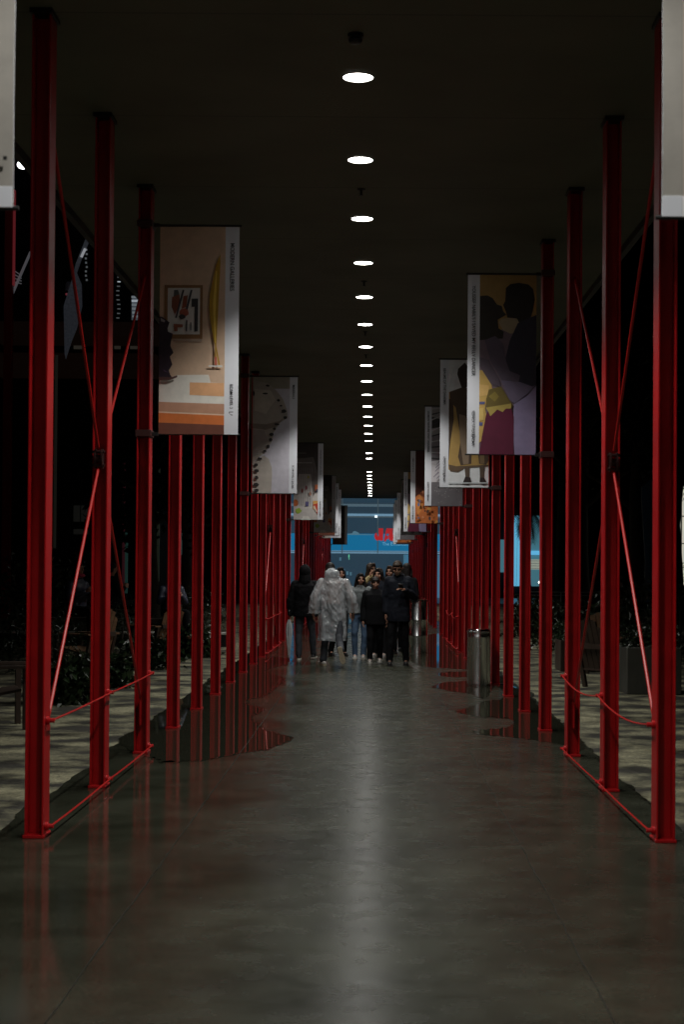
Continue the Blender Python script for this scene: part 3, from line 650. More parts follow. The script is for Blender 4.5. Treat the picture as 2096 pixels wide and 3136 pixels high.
def J(**k):
    j = dict(aL=(.09, 0, .085), aR=(-.09, 0, .085), kL=(.095, -.02, .49), kR=(-.095, -.02, .49), hL=(.088, 0, .92), hR=(-.088, 0, .92), pel=(0, 0, .97), chest=(0, 0, 1.28), neck=(0, .005, 1.47),
             head=(0, -.012, 1.625), sL=(.175, 0, 1.405), sR=(-.175, 0, 1.405), eL=(.235, .03, 1.12), eR=(-.235, .03, 1.12), wL=(.245, -.04, .87), wR=(-.245, -.04, .87),
             fL=(0, -1, 0), fR=(0, -1, 0), handL=(0, -.25, -1), handR=(0, -.25, -1))
    j.update(k); return {a: Vector(v) for a, v in j.items()}
def hand(b_, w, d, side, curl=.5):
    d = Vector(d).normalized(); s = Vector((1, 0, 0))*side
    fwd = Vector((0, -1, 0)); n_ = d.cross(fwd)
    lat = fwd - fwd.dot(d)*d
    lat = lat.normalized() if lat.length > .1 else Vector((1, 0, 0))
    nrm = -s - (-s).dot(d)*d - (-s).dot(lat)*lat
    nrm = nrm.normalized() if nrm.length > .1 else d.cross(lat)
    prim_capsule(b_, w, .024, w+d*.07, .027, sq=(.8, 1.1)); prim_capsule(b_, w+d*.03+lat*.012, .018, w+d*.085+lat*.02, .014); prim_capsule(b_, w+d*.03-lat*.012, .018, w+d*.085-lat*.02, .014)
    for k, (off, L) in enumerate(((.030, .072), (.010, .082), (-.010, .076), (-.029, .058))):
        p = w+d*.085+lat*off; q = p+(d+nrm*curl*.5).normalized()*L*.5; r_ = q+(d+nrm*curl*1.6).normalized()*L*.5
        prim_capsule(b_, p, .0095, q, .0088, 8); prim_capsule(b_, q, .0088, r_, .0078, 8)
    p = w+d*.03+lat*.026; q = p+(lat*.7+d*.7+nrm*.3).normalized()*.038; prim_capsule(b_, p, .012, q, .0105, 8); prim_capsule(b_, q, .0105, q+(d+nrm*.5).normalized()*.03, .0085, 8)
def shoe(b_, a, f, up=None):
    f = Vector(f).normalized(); 
    up = Vector(up).normalized() if up is not None else Vector((0, 0, 1))
    s = f.cross(up).normalized()
    base = a-up*.042
    prim_capsule(b_, base-f*.045, .036, base+f*.05, .038, sq=(1, 1)); prim_capsule(b_, base+f*.05, .038, base+f*.145, .032); prim_capsule(b_, a+up*.01, .04, base+f*.05, .036)
    prim_capsule(b_, base+f*.09-up*.008, .036, base+f*.165-up*.010, .026)
def sole(b_, a, f, up=None):
    f = Vector(f).normalized(); up = Vector(up).normalized() if up is not None else Vector((0, 0, 1)); s = f.cross(up).normalized()
    out = [(-.09, .0), (-.082, .03), (-.04, .037), (.03, .036), (.10, .046), (.155, .044), (.19, .026), (.2, 0), (.19, -.026), (.155, -.044), (.10, -.046), (.03, -.036), (-.04, -.037), (-.082, -.03)]
    n = len(out); vs = [a+f*p+s*q-up*.085 for p, q in out]+[a+f*p+s*q-up*.055 for p, q in out]
    b_.add(vs, [tuple(range(n)), tuple(range(2*n-1, n-1, -1))]+[(k, n+k, n+(k+1) % n, (k+1) % n) for k in range(n)])
def person(label, X, Y, H, rot, j, top=None, legs=None, shoes=None, skin=None, hair=None, vox=.008, hairstyle='short', hem=.82, puff=1.0, group=None, face=True, headrot=(0, 0), extra=None, solem=None, foldtop=.014, toprings=None, hoodm=None):
    o = empty('person', (X, Y, 0), rot); o.scale = (H/1.75,)*3; tag(o, label, 'person', group)
    hr = Matrix.Rotation(headrot[0], 3, 'Z') @ Matrix.Rotation(headrot[1], 3, 'X')
    hd = j['head']
    b_ = MB()
    prim_loft(b_, [(.90, 0, 0, .135, .095), (1.0, j['pel'].x, j['pel'].y, .150, .10), (1.10, *(j['pel'].lerp(j['chest'], .4).xy), .125, .09), (1.25, j['chest'].x, j['chest'].y, .145, .105), (1.38, j['chest'].x, j['chest'].y, .160, .09), (1.44, j['neck'].x, j['neck'].y, .09, .06)])
    prim_capsule(b_, j['neck']-Vector((0, 0, .04)), .055, hd-hr @ Vector((0, -.01, .07)), .05)
    prim_ell(b_, hd+hr @ Vector((0, .012, .02)), (.074, .092, .096), hr); prim_ell(b_, hd+hr @ Vector((0, -.022, -.035)), (.056, .064, .078), hr); prim_ell(b_, hd+hr @ Vector((0, -.05, -.085)), (.03, .028, .024), hr)
    prim_capsule(b_, hd+hr @ Vector((0, -.085, .015)), .009, hd+hr @ Vector((0, -.104, -.022)), .014, 8)
    prim_ell(b_, hd+hr @ Vector((0, -.083, -.058)), (.024, .012, .009), hr)
    for s in (-1, 1):
        prim_ell(b_, hd+hr @ Vector((s*.078, .012, -.005)), (.012, .022, .033), hr); prim_ell(b_, hd+hr @ Vector((s*.04, -.062, -.03)), (.026, .022, .024), hr)
        prim_capsule(b_, hd+hr @ Vector((s*.015, -.078, .034)), .009, hd+hr @ Vector((s*.052, -.062, .032)), .008, 8)
    for s in 'LR':
        prim_capsule(b_, j['h'+s], .082, j['k'+s], .052); prim_capsule(b_, j['k'+s], .052, j['k'+s].lerp(j['a'+s], .4), .052); prim_capsule(b_, j['k'+s].lerp(j['a'+s], .4), .052, j['a'+s], .035)
        prim_capsule(b_, j['a'+s]-Vector((0, 0, .02)), .033, j['a'+s]-Vector((0, 0, .035))+j['f'+s].normalized()*.12, .028)
        prim_capsule(b_, j['s'+s], .052, j['e'+s], .040); prim_capsule(b_, j['e'+s], .040, j['w'+s], .026)
        hand(b_, j['w'+s], j['hand'+s], 1 if s == 'L' else -1)
    body = fuse(b_, 'body', skin or SK1, o, vox, 1)
    if face:
        eb = mat('eye_dark', (.015, .012, .01), .2); lb = mat('lips', (.30, .10, .08), .45)
        for s in (-1, 1):
            e_ = MB(); prim_ell(e_, hd+hr @ Vector((s*.031, -.084, .010)), (.013, .008, .006), hr, 10, 6); e_.build('eye', eb, o, True)
            e_ = MB(); prim_capsule(e_, hd+hr @ Vector((s*.017, -.091, .036)), .004, hd+hr @ Vector((s*.050, -.076, .034)), .003, 6); e_.build('eyebrow', HAIR, o, True)
        e_ = MB(); prim_ell(e_, hd+hr @ Vector((0, -.093, -.058)), (.023, .006, .0065), hr, 10, 6); e_.build('mouth', lb, o, True)
    hm = hair or HAIR
    if hairstyle:
        h_ = MB()
        if hairstyle == 'short':
            prim_ell(h_, hd+hr @ Vector((0, .022, .04)), (.084, .098, .086), hr); prim_ell(h_, hd+hr @ Vector((0, .045, -.01)), (.078, .072, .085), hr); prim_ell(h_, hd+hr @ Vector((0, -.05, .078)), (.06, .04, .025), hr)
        elif hairstyle == 'fringe':
            prim_ell(h_, hd+hr @ Vector((0, .018, .04)), (.09, .102, .09), hr); prim_ell(h_, hd+hr @ Vector((0, .045, -.015)), (.085, .075, .09), hr); prim_ell(h_, hd+hr @ Vector((0, -.062, .058)), (.068, .034, .030), hr)
        elif hairstyle == 'long':
            prim_ell(h_, hd+hr @ Vector((0, .022, .035)), (.088, .1, .09), hr)
            for s in (-1, 1):
                prim_capsule(h_, hd+hr @ Vector((s*.068, -.01, .04)), .034, hd+Vector((s*.088, .01, -.12)), .042); prim_capsule(h_, hd+Vector((s*.088, .01, -.12)), .042, hd+Vector((s*.10, -.02, -.26)), .03)
                prim_capsule(h_, hd+hr @ Vector((s*.02, -.05, .1)), .03, hd+hr @ Vector((s*.075, -.045, .0)), .018)
            prim_capsule(h_, hd+Vector((0, .06, 0)), .075, hd+Vector((0, .07, -.24)), .07, sq=(1.2, .7))
        elif hairstyle == 'hood':
            prim_ell(h_, hd+hr @ Vector((0, .02, .02)), (.112, .125, .135), hr); prim_capsule(h_, hd+Vector((0, .02, -.05)), .11, j['neck']+Vector((0, .02, -.02)), .12)
        fuse(h_, 'hood' if hairstyle == 'hood' else 'hair', (hoodm or top) if hairstyle == 'hood' else hm, o, .008, 2, .008 if hairstyle != 'hood' else .02)
    if legs:
        t_ = MB(); prim_loft(t_, [(.84, 0, 0, .155, .11), (.95, j['pel'].x, j['pel'].y, .165, .118), (1.04, j['pel'].x, j['pel'].y, .15, .112)])
        for s in 'LR':
            prim_capsule(t_, j['h'+s], .096, j['k'+s], .068); prim_capsule(t_, j['k'+s], .068, j['a'+s]+Vector((0, 0, .015)), .058)
        fuse(t_, 'trousers', legs, o, .011, 3, .022)
    if shoes:
        for s in 'LR':
            up = j.get('up'+s)
            s1 = MB(); shoe(s1, j['a'+s], j['f'+s], up); sh = fuse(s1, 'shoe', shoes, o, .007, 2)
            s2 = MB(); sole(s2, j['a'+s], j['f'+s], up); s2.build('sole', solem or shoes, sh)
    if top:
        q = puff; t_ = MB()
        rings = toprings or [(hem, j['pel'].x, j['pel'].y, .185*q, .135*q), (.95, j['pel'].x, j['pel'].y, .178*q, .13*q), (1.1, *(j['pel'].lerp(j['chest'], .45).xy), .165*q, .125*q), (1.25, j['chest'].x, j['chest'].y, .18*q, .135*q), (1.38, j['chest'].x, j['chest'].y, .188*q, .12*q), (1.445, *(j['chest'].lerp(j['neck'], .6).xy), .12*q, .085*q), (1.50, j['neck'].x, j['neck'].y, .075, .072)]
        prim_loft(t_, rings)
        for s in 'LR':
            prim_capsule(t_, j['s'+s]-Vector((0, 0, .01)), .072*q, j['e'+s], .062*q); prim_capsule(t_, j['e'+s], .062*q, j['e'+s].lerp(j['w'+s], .93), .048*q)
        prim_capsule(t_, Vector((-.06, .02, 1.475))+Vector((j['neck'].x, j['neck'].y, 0)), .045, Vector((.06, .02, 1.475))+Vector((j['neck'].x, j['neck'].y, 0)), .045)
        fuse(t_, 'jacket', top, o, .011, 3, foldtop)
    return o
PI = math.pi
BLK = mat('black_cloth', (.006, .006, .007), .9, spec=.12, bump=.3, bscale=30); BLK2 = mat('black_coat', (.006, .0075, .013), .85, spec=.2, bump=.3, bscale=25)
JEANS = mat('blue_denim', (.045, .085, .15), .8, var=.35, scale=9); DJEANS = mat('dark_grey_denim', (.028, .032, .040), .8, var=.25, scale=9)
GREY = mat('grey_jacket', (.11, .125, .13), .7, var=.35, scale=7); SNEAK = mat('white_sneaker', (.48, .46, .44), .5, var=.2, scale=30); SOLEW = mat('white_sole', (.55, .53, .48), .6); SOLET = mat('tan_sole', (.36, .31, .22), .7, var=.2, scale=40)
DSHOE = mat('dark_shoe', (.015, .015, .016), .5); YEL = mat('yellow_patterned_top', (.38, .30, .14), .7, var=.8, scale=14)
# 1 person in black hoodie walking away
px = at(934, 1900, 29.3)[0]
person('person in a black hoodie walking away on the left, folded clear umbrella at their side', px, 29.3, 1.68, PI, J(aL=(.10, .05, .085), kL=(.11, 0, .49), aR=(-.16, -.15, .10), kR=(-.14, -.07, .50), hL=(.09, 0, .9), wL=(.27, .0, .84), eL=(.27, .03, 1.1), eR=(-.26, -.02, 1.1), wR=(-.25, -.07, .85), fR=(-.15, -1, 0)),
       top=BLK, legs=DJEANS, shoes=DSHOE, solem=SOLEW, hairstyle='hood', puff=1.22, hem=.80, face=False, foldtop=.03)
# 2 poncho man, walking away, head bowed
xp = at(1020, 1900, 27.5)[0]
jp = J(aL=(.155, -.02, .085), kL=(.12, -.05, .48), aR=(-.15, .62, .27), kR=(-.11, .16, .49), hL=(.09, 0, .92), hR=(-.09, .0, .92), chest=(0, -.04, 1.28), neck=(.0, -.08, 1.46), head=(.055, -.17, 1.60),
       sL=(.195, -.04, 1.40), sR=(-.195, -.04, 1.40), eL=(.30, .03, 1.14), eR=(-.31, .0, 1.14), wL=(.33, .02, .86), wR=(-.345, -.05, .88), fR=(-.25, -.12, -1), fL=(.5, -1, 0), handL=(-.2, 0, -1))
jp['upR'] = Vector((0, -1, .12))
po = person('person in a translucent plastic rain poncho walking away, one heel lifted', xp, 27.5, 1.76, PI, jp, legs=DJEANS, shoes=SNEAK, solem=SOLET, hairstyle='short', skin=SK2, face=False, headrot=(0, .45))
pc = bpy.data.materials.new('translucent_poncho_plastic'); pc.use_nodes = True; t = pc.node_tree; b = t.nodes['Principled BSDF']; out = t.nodes['Material Output']
b.inputs['Base Color'].default_value = (.50, .535, .565, 1); b.inputs['Roughness'].default_value = .22; b.inputs['Specular IOR Level'].default_value = 1.0
tc = t.nodes.new('ShaderNodeTexCoord'); mp = t.nodes.new('ShaderNodeMapping'); mp.inputs['Rotation'].default_value = (0, .7, 0); mp.inputs['Scale'].default_value = (1, 1, .35); t.links.new(tc.outputs['Object'], mp.inputs[0])
n1 = t.nodes.new('ShaderNodeTexNoise'); n1.inputs['Scale'].default_value = 13; n1.inputs['Detail'].default_value = 3; n1.inputs['Distortion'].default_value = 1.2; t.links.new(mp.outputs[0], n1.inputs['Vector'])
bp = t.nodes.new('ShaderNodeBump'); bp.inputs['Strength'].default_value = 1.0; bp.inputs['Distance'].default_value = .045; t.links.new(n1.outputs[0], bp.inputs['Height']); t.links.new(bp.outputs[0], b.inputs['Normal'])
tr = t.nodes.new('ShaderNodeBsdfTransparent'); mx = t.nodes.new('ShaderNodeMixShader'); mx.inputs[0].default_value = .55
t.links.new(tr.outputs[0], mx.inputs[1]); t.links.new(b.outputs[0], mx.inputs[2]); t.links.new(mx.outputs[0], out.inputs['Surface'])
t_ = MB()
prim_loft(t_, [(.42, .01, .0, .235, .19), (.55, .0, .0, .235, .18), (.8, 0, 0, .225, .17), (1.05, 0, -.01, .215, .155), (1.25, 0, -.03, .215, .15), (1.38, 0, -.04, .205, .13), (1.46, 0, -.05, .15, .10), (1.52, .0, -.05, .09, .08)], 44, .07, 7)
for s, e, w_ in (('L', jp['eL'], jp['wL']), ('R', jp['eR'], jp['wR'])):
    prim_capsule(t_, jp['s'+s]-Vector((0, 0, .02)), .085, e, .09); prim_capsule(t_, e, .088, e.lerp(w_, .6), .098); prim_loft(t_, [(q_.z, q_.x, q_.y, r_, r_*.9) for q_, r_ in ((e.lerp(w_, .98), .092), (e.lerp(w_, .6), .094), (e.lerp(w_, .3), .09))])
fuse(t_, 'rain_poncho', pc, po, .010, 3, .03, TX2)
def wrinkle(o, A=.0115):
    me = o.data
    for v in me.vertices:
        p = v.co; n_ = noise.noise(Vector((p.x*7+p.z*3.2, p.y*7, p.z*4.5))); m_ = noise.noise(Vector((p.x*13-p.z*7, p.y*12, p.z*7+5)))
        v.co = p+v.normal*(A*(.25-abs(n_)*1.6)+A*.6*(.25-abs(m_)*1.5))
wrinkle([c for c in po.children if c.name.startswith('rain_poncho')][0])
h_ = MB(); prim_ell(h_, (.02, .02, 1.535), (.135, .07, .075), Matrix.Rotation(.25, 3, 'Y')); prim_capsule(h_, (-.07, .02, 1.52), .05, (.10, .02, 1.555), .045); prim_ell(h_, (.03, -.03, 1.58), (.09, .07, .06))
wrinkle(fuse(h_, 'poncho_hood', pc, po, .010, 2, .01, TX2), .007)
# 3 woman mostly hidden behind the poncho
px = at(1042, 1800, 30.6)[0]
person('person with dark hair mostly hidden behind the plastic poncho', px, 30.6, 1.66, .35, J(aR=(-.15, .1, .085), wL=(.22, -.1, .9)), top=BLK, legs=BLK, shoes=DSHOE, hairstyle='long')
# 4 woman grey jacket, jeans
px = at(1104, 1900, 29.7)[0]
person('smiling person with long dark hair in a grey jacket and blue jeans', px, 29.7, 1.56, 0, J(aL=(.07, -.06, .085), aR=(-.10, -.10, .085), kL=(.09, -.06, .5), kR=(-.11, -.1, .5), eR=(-.25, .02, 1.12), wR=(-.20, -.14, .95), eL=(.24, .02, 1.12), wL=(.18, -.14, .98), head=(.0, -.02, 1.62)),
       top=GREY, legs=JEANS, shoes=SNEAK, hairstyle='long', hem=.93, puff=1.12, headrot=(.25, .05), foldtop=.035, solem=SOLEW)
# 5 boy
px = at(1150, 1900, 28.3)[0]
person('child in a black zipped coat and white sneakers walking towards the viewer', px, 28.3, 1.50, 0, J(aL=(.10, .12, .10), kL=(.10, .0, .5), aR=(-.10, -.10, .085), kR=(-.10, -.1, .5)), top=BLK, legs=BLK, shoes=SNEAK, hairstyle='fringe', puff=1.2, headrot=(.1, .12), hem=.78, solem=SOLEW)
# 6 man with phone
px = at(1221, 1900, 27.7)[0]
person('tall person in a long dark coat looking down at a phone', px, 27.7, 1.80, 0, J(aL=(.13, .06, .085), kL=(.11, .0, .49), aR=(-.14, -.08, .085), kR=(-.12, -.06, .49), head=(-.02, -.075, 1.60), eL=(.27, .0, 1.13), wL=(.10, -.26, 1.25), handL=(-.8, -.5, .2), eR=(-.215, .02, 1.12), wR=(-.21, -.03, .86), sL=(.16, 0, 1.405), sR=(-.16, 0, 1.405)),
       top=BLK2, legs=BLK, shoes=DSHOE, skin=SK2, hair=BRHAIR, hairstyle='short', hem=.72, puff=1.08, headrot=(-.1, .38), foldtop=.03)
# 7 woman with glasses on head behind the boy
px = at(1163, 1800, 30.2)[0]
w7 = person('person in dark clothes with glasses pushed up on the head, behind the child', px, 30.2, 1.66, -.25, J(aL=(.13, -.1, .085), head=(-.01, -.02, 1.62)), top=BLK2, legs=BLK, shoes=SNEAK, hairstyle='long', puff=1.2, headrot=(-.15, .12))
g_ = MB()
for s in (-1, 1): g_.tube([(s*.035-.01+.03*math.cos(a), -.10, 1.72+.02*math.sin(a)) for a in [2*PI*k/10 for k in range(11)]], .004, 6)
g_.tube([(-.02, -.10, 1.725), (.0, -.10, 1.725)], .004, 6)
g_.build('eyeglasses', CHROME, w7, True)
# 8 person with pale and yellow top behind
px = at(1137, 1800, 33.0)[0]
person('person in a pale and yellow patterned top with a hand raised to the face', px, 33.0, 1.76, .4, J(eR=(-.28, -.08, 1.22), wR=(-.10, -.16, 1.46), handR=(.3, 0, 1), aR=(-.12, 0, .085)), top=YEL, legs=DJEANS, shoes=SNEAK, skin=SK2, hair=BRHAIR, hairstyle='long', headrot=(.3, .1))
# 9 person behind phone man left
px = at(1198, 1800, 31.5)[0]
person('person with brown hair in dark clothes, hidden behind the one with the phone', px, 31.5, 1.70, -.5, J(), top=BLK, legs=BLK, shoes=DSHOE, hair=BRHAIR, hairstyle='long')
px = at(1243, 1800, 32.5)[0]
person('person with long black hair behind the right shoulder of the one with the phone', px, 32.5, 1.76, PI-.3, J(head=(-.02, -.02, 1.625)), top=BLK, legs=BLK, shoes=DSHOE, hairstyle='long', skin=SK2, headrot=(.4, .2))
# phone
x, z = at(1230, 1795, 27.4)
ph = empty('phone', (x-.005, 27.40, z)); tag(ph, 'phone with a teal edge held up in one hand', 'phone'); ph.rotation_euler = (1.0, .1, -.2)
MB().box(-.038, .038, -.004, .004, -.075, .075).build('phone_case', BLACK, ph, bevel=.003)
MB().box(-.034, .034, .0045, .0055, -.070, .070).build('screen', mat('phone_screen', (.02, .05, .05), .2, emit=(.35, .9, .8), estr=1.2), ph)
# folded clear umbrella
x, _ = at(887, 1890, 29.2)
um = empty('folded_umbrella', (x, 29.15, .02)); tag(um, 'folded clear plastic umbrella hanging point down beside the black hoodie', 'umbrella')
clr = mat('clear_plastic_film', (.55, .60, .62), .18, spec=.8, alpha=.6, bump=.8, bscale=14)
b_ = MB(); n = 24; rings = [(.005, .02), (.02, .10), (.032, .25), (.045, .42), (.05, .52), (.042, .62), (.015, .70)]; vs = []
for r_, z in rings:
    for k in range(n): q = 2*PI*k/n; rr = r_*(1+.28*math.sin(8*q+z*4)); vs.append((rr*math.cos(q), rr*math.sin(q), z))
b_.add(vs, [(i*n+k, i*n+(k+1) % n, (i+1)*n+(k+1) % n, (i+1)*n+k) for i in range(len(rings)-1) for k in range(n)]); b_.build('canopy', clr, um, True)
MB().tube([(0, 0, -.02), (0, 0, .78)], .005, 8).build('shaft', CHROME, um, True)
MB().tube([(0, 0, .78), (0, 0, .84), (0, -.03, .87), (0, -.06, .84)], .011, 8).build('handle', BLACK, um, True)

# ------------------------------------------------------------------ far glass building with the film poster
gb = empty('glass_building', (0, 95, 0)); tag(gb, 'blue-lit glass museum front with red lettering at the far end of the walk', 'building')
GL = mat('lit_glass_slate', (.02, .03, .04), .15, emit=(.040, .085, .130), estr=.5, var=.2, scale=.8)
GLB = mat('lit_poster_blue', (.01, .05, .1), .4, emit=(.010, .15, .31), estr=.85)
LB = mat('lit_pale_band', (.3, .4, .5), .4, emit=(.16, .30, .42), estr=.8)
DB = mat('lit_dark_band', (.03, .04, .05), .4, emit=(.022, .042, .062), estr=.9)
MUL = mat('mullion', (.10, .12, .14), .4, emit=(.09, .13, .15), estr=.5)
GX0, GX1 = -5.0, 5.2
MB().box(GX0, GX1, 0, .4, 0, 7.5).build('window_pane', GL, gb)
MB().box(GX0, GX1, .45, 12, 0, 9.5).build('building_core', DARKWALL, gb)
def zz(py): return at(1141, py, 95)[1]
def xx(px_): return at(px_, 1650, 95)[0]
b_ = MB(); b_.box(GX0, GX1, -.05, -.01, zz(1686), zz(1634)); b_.build('poster', GLB, gb)
cr2 = lambda x, y: (xx(1000+x/6.03), zz(1560+y/6.03))
# lighter water surface and sandy hump shapes of the poster
pts = [cr2(x, y) for x, y in ((380, 455), (480, 440), (500, 405), (540, 400), (590, 425), (620, 455), (860, 458), (860, 470), (380, 470))]
MB().poly_xz(pts, -.07, -.055).build('poster_picture', mat('poster_pale', (.1, .2, .25), .5, emit=(.10, .22, .30), estr=.7), gb)
MB().box(GX0, GX1, -.09, -.06, zz(1694.5), zz(1686.2)).build('ledge', LB, gb)
MB().box(GX0, GX1, -.10, -.095, zz(1690.4), zz(1688.6)).build('ledge_line', DB, gb)
MB().box(GX0, GX1, -.20, -.06, zz(1580), zz(1573)).build('light_band', LB, gb)
MB().box(GX0, GX1, -.12, -.06, zz(1584.5), zz(1580.2)).build('light_band', MUL, gb)
MB().box(GX0, GX1, -.06, -.03, zz(1551), zz(1543)).build('pale_band', mat('lit_grey_band', (.2, .25, .3), .4, emit=(.075, .12, .15), estr=.9), gb)
MB().box(GX0, GX1, -.06, -.03, zz(1570), zz(1552.5)).build('dark_band', DB, gb)
MB().box(GX0, GX1, -.06, -.03, zz(1542.5), zz(1538)).build('dark_band', DB, gb)
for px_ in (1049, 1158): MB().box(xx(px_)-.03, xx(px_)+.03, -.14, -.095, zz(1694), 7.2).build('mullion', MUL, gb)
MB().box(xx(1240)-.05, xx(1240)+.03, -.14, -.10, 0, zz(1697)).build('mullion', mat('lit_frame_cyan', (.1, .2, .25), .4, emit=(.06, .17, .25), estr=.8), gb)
MB().box(xx(1242), GX1, -.05, -.04, 0, zz(1697)).build('lit_side_pane', mat('lit_side_blue', (.1, .2, .3), .4, emit=(.05, .15, .24), estr=.9), gb)
for a, c, d in ((1070, 1698, 1708), (1070.5, 1710, 1713)): MB().box(xx(a)-.03, xx(a)+.03, -.06, -.05, zz(d), zz(c)).build('interior_light', mat('green_sign_glow', (.1, .4, .25), .4, emit=(.15, .65, .4), estr=.8), gb)
for a, c in ((1066, 1755), (1076, 1757), (1055, 1748), (1044, 1712)): MB().box(xx(a)-.06, xx(a)+.05, -.06, -.05, zz(c+5), zz(c-5)).build('interior_light', mat('dim_window_glow', (.1, .2, .25), .4, emit=(.07, .16, .22), estr=.8), gb)
b_ = MB(); x, z = cr2(918, 133); b_.box(x-.07, x+.07, -.25, -.2, z-.05, z+.07); b_.build('spot_lamp', mat('small_white_lamp', (1, 1, 1), .4, emit=(.9, 1, 1), estr=1.5), gb)
JR = mat('red_sign_letters', (.5, .03, .03), .4, emit=(.42, .022, .026), estr=.85)
# JAWS lettering: heavy slab letters
Xs = lambda pts: [cr2(x, y) for x, y in pts]
MB().poly_xz(Xs([(970, 345), (1052, 345), (1052, 560), (1030, 578), (1000, 572), (975, 562), (940, 575), (905, 545), (888, 490), (905, 440), (930, 425), (940, 470), (955, 500), (968, 490)]), -.24, -.16).build('letter', JR, gb)
b_ = MB(); b_.poly_xz(Xs([(1066, 572), (1100, 400), (1115, 345), (1180, 345), (1160, 440), (1118, 440), (1112, 480), (1150, 485), (1145, 545), (1118, 545), (1100, 588), (1075, 585)]), -.24, -.16)
b_.poly_xz(Xs([(1180.5, 345), (1215, 345), (1235, 460), (1262, 575), (1215, 580), (1185, 575), (1160, 545), (1150.5, 485), (1152, 480), (1162, 440)]), -.24, -.16); b_.build('letter', JR, gb)
MB().poly_xz(Xs([(1225, 345), (1275, 345), (1290, 470), (1310, 400), (1330, 400), (1350, 470), (1370, 345), (1420, 345), (1385, 575), (1335, 575), (1320, 510), (1302, 575), (1268, 575), (1250, 460)]), -.24, -.16).build('letter', JR, gb)
MB().poly_xz(Xs([(1430, 360), (1500, 345), (1540, 365), (1530, 400), (1480, 395), (1480, 420), (1540, 470), (1545, 540), (1490, 580), (1425, 565), (1430, 525), (1490, 530), (1490, 500), (1430, 450)]), -.24, -.16).build('letter', JR, gb)
x, z = cr2(1035, 660)
text_mesh('subtitle_lettering', 'The Exhibition', .26, Matrix.Translation((x, -.12, z)) @ Matrix.Rotation(PI/2, 4, 'X'), mat('pale_cyan_letters', (.3, .6, .8), .5, emit=(.16, .42, .6), estr=.8), gb, .01)

# second, paler blue facade on the right
fb = empty('blue_facade', (0, 97, 0)); tag(fb, 'bright pale-blue lit facade seen between the right columns', 'building')
def xz97(px_, py): return at(px_, py, 97)
x0, z1 = xz97(1566, 1578); x1, z0 = xz97(1665, 1795)
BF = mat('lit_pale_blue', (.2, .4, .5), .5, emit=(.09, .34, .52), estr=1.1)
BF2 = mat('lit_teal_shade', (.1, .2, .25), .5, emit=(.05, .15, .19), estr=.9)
xa = xz97(1598, 1700)[0]
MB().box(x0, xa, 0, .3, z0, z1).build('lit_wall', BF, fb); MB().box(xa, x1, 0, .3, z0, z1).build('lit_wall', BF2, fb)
b_ = MB(); za = xz97(1600, 1692)[1]; b_.box(xa, x1, -.2, -.02, za-.12, za+.12); b_.build('blue_band', mat('lit_cyan_band', (.2, .5, .7), .5, emit=(.10, .38, .62), estr=1.1), fb)
za = xz97(1600, 1725)[1]; MB().box(xa, x1, -.05, -.02, za-.35, za+.25).build('window', mat('lit_cream_window', (.4, .4, .3), .5, emit=(.30, .33, .27), estr=.8), fb)
for k in range(4): MB().box(xa, x1, -.09, -.06, za-.3+k*.15, za-.28+k*.15).build('blind_slat', DB, fb)
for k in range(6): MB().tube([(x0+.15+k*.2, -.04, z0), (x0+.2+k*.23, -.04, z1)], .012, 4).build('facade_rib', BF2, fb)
MB().box(x0-1, x1+3, .35, 8, 0, 6).build('building_core', DARKWALL, fb)
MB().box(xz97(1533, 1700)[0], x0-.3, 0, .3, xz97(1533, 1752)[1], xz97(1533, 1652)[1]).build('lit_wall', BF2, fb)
x, z = xz97(1647, 1782); lb = empty('flood_lamp', (x, 95.5, 0)); tag(lb, 'small white flood lamp at the foot of the pale blue facade', 'lamp')
MB().lathe([(0, -.09), (.07, -.06), (.1, 0), (.07, .06), (0, .09)], 14).build('bulb', mat('flood_white', (1, 1, 1), .4, emit=(1, .95, .85), estr=3), lb).location = (0, 0, z)
MB().tube([(0, .1, 0), (0, .1, z-.08)], .03).build('post', BLACK, lb)
# curved tree in front of it
# far right lit cream window
rb = empty('lit_pavilion', (0, 60, 0)); tag(rb, 'cream-lit pavilion window with dark mullions at the far right edge', 'building')
x0, z0 = at(2072, 1790, 60); 
MB().box(x0, x0+4, 0, .2, z0, z0+3.6).build('window', mat('cream_lit_window', (.5, .5, .4), .5, emit=(.62, .60, .50), estr=.75), rb)
for k in (0.0, .16, 1.3, 2.5): MB().box(x0+k, x0+k+.045, -.06, -.01, z0, z0+3.6).build('mullion', BLACK, rb)
for k in (0.1, .62, 1.5, 2.5): MB().box(x0, x0+4, -.055, -.012, z0+k, z0+k+.035).build('mullion', BLACK, rb)
MB().box(x0-.3, x0+5, .25, 6, 0, z0+4.4).build('building_core', DARKWALL, rb)
MB().box(x0-.3, x0+5, -.05, .24, 0, z0-.01).build('base_wall', DARKWALL, rb)
# two small far lamps right
for i, (px_, py_, lab) in enumerate(((1938, 1687, 'upper of two tiny far white lamps between the right columns'), (1929, 1721, 'lower of two tiny far white lamps between the right columns'))):
    x, z = at(px_, py_, 70); o = empty('path_lamp', (x, 70, 0)); tag(o, lab, 'lamp')
    MB().lathe([(0, -.03), (.03, 0), (0, .03)], 10).build('bulb', mat('tiny_white_lamp', (1, 1, 1), .4, emit=(.9, .95, 1), estr=.9), o).location = (0, 0, z)
    MB().tube([(0, .05, 0), (0, .05, z)], .02).build('post', BLACK, o)

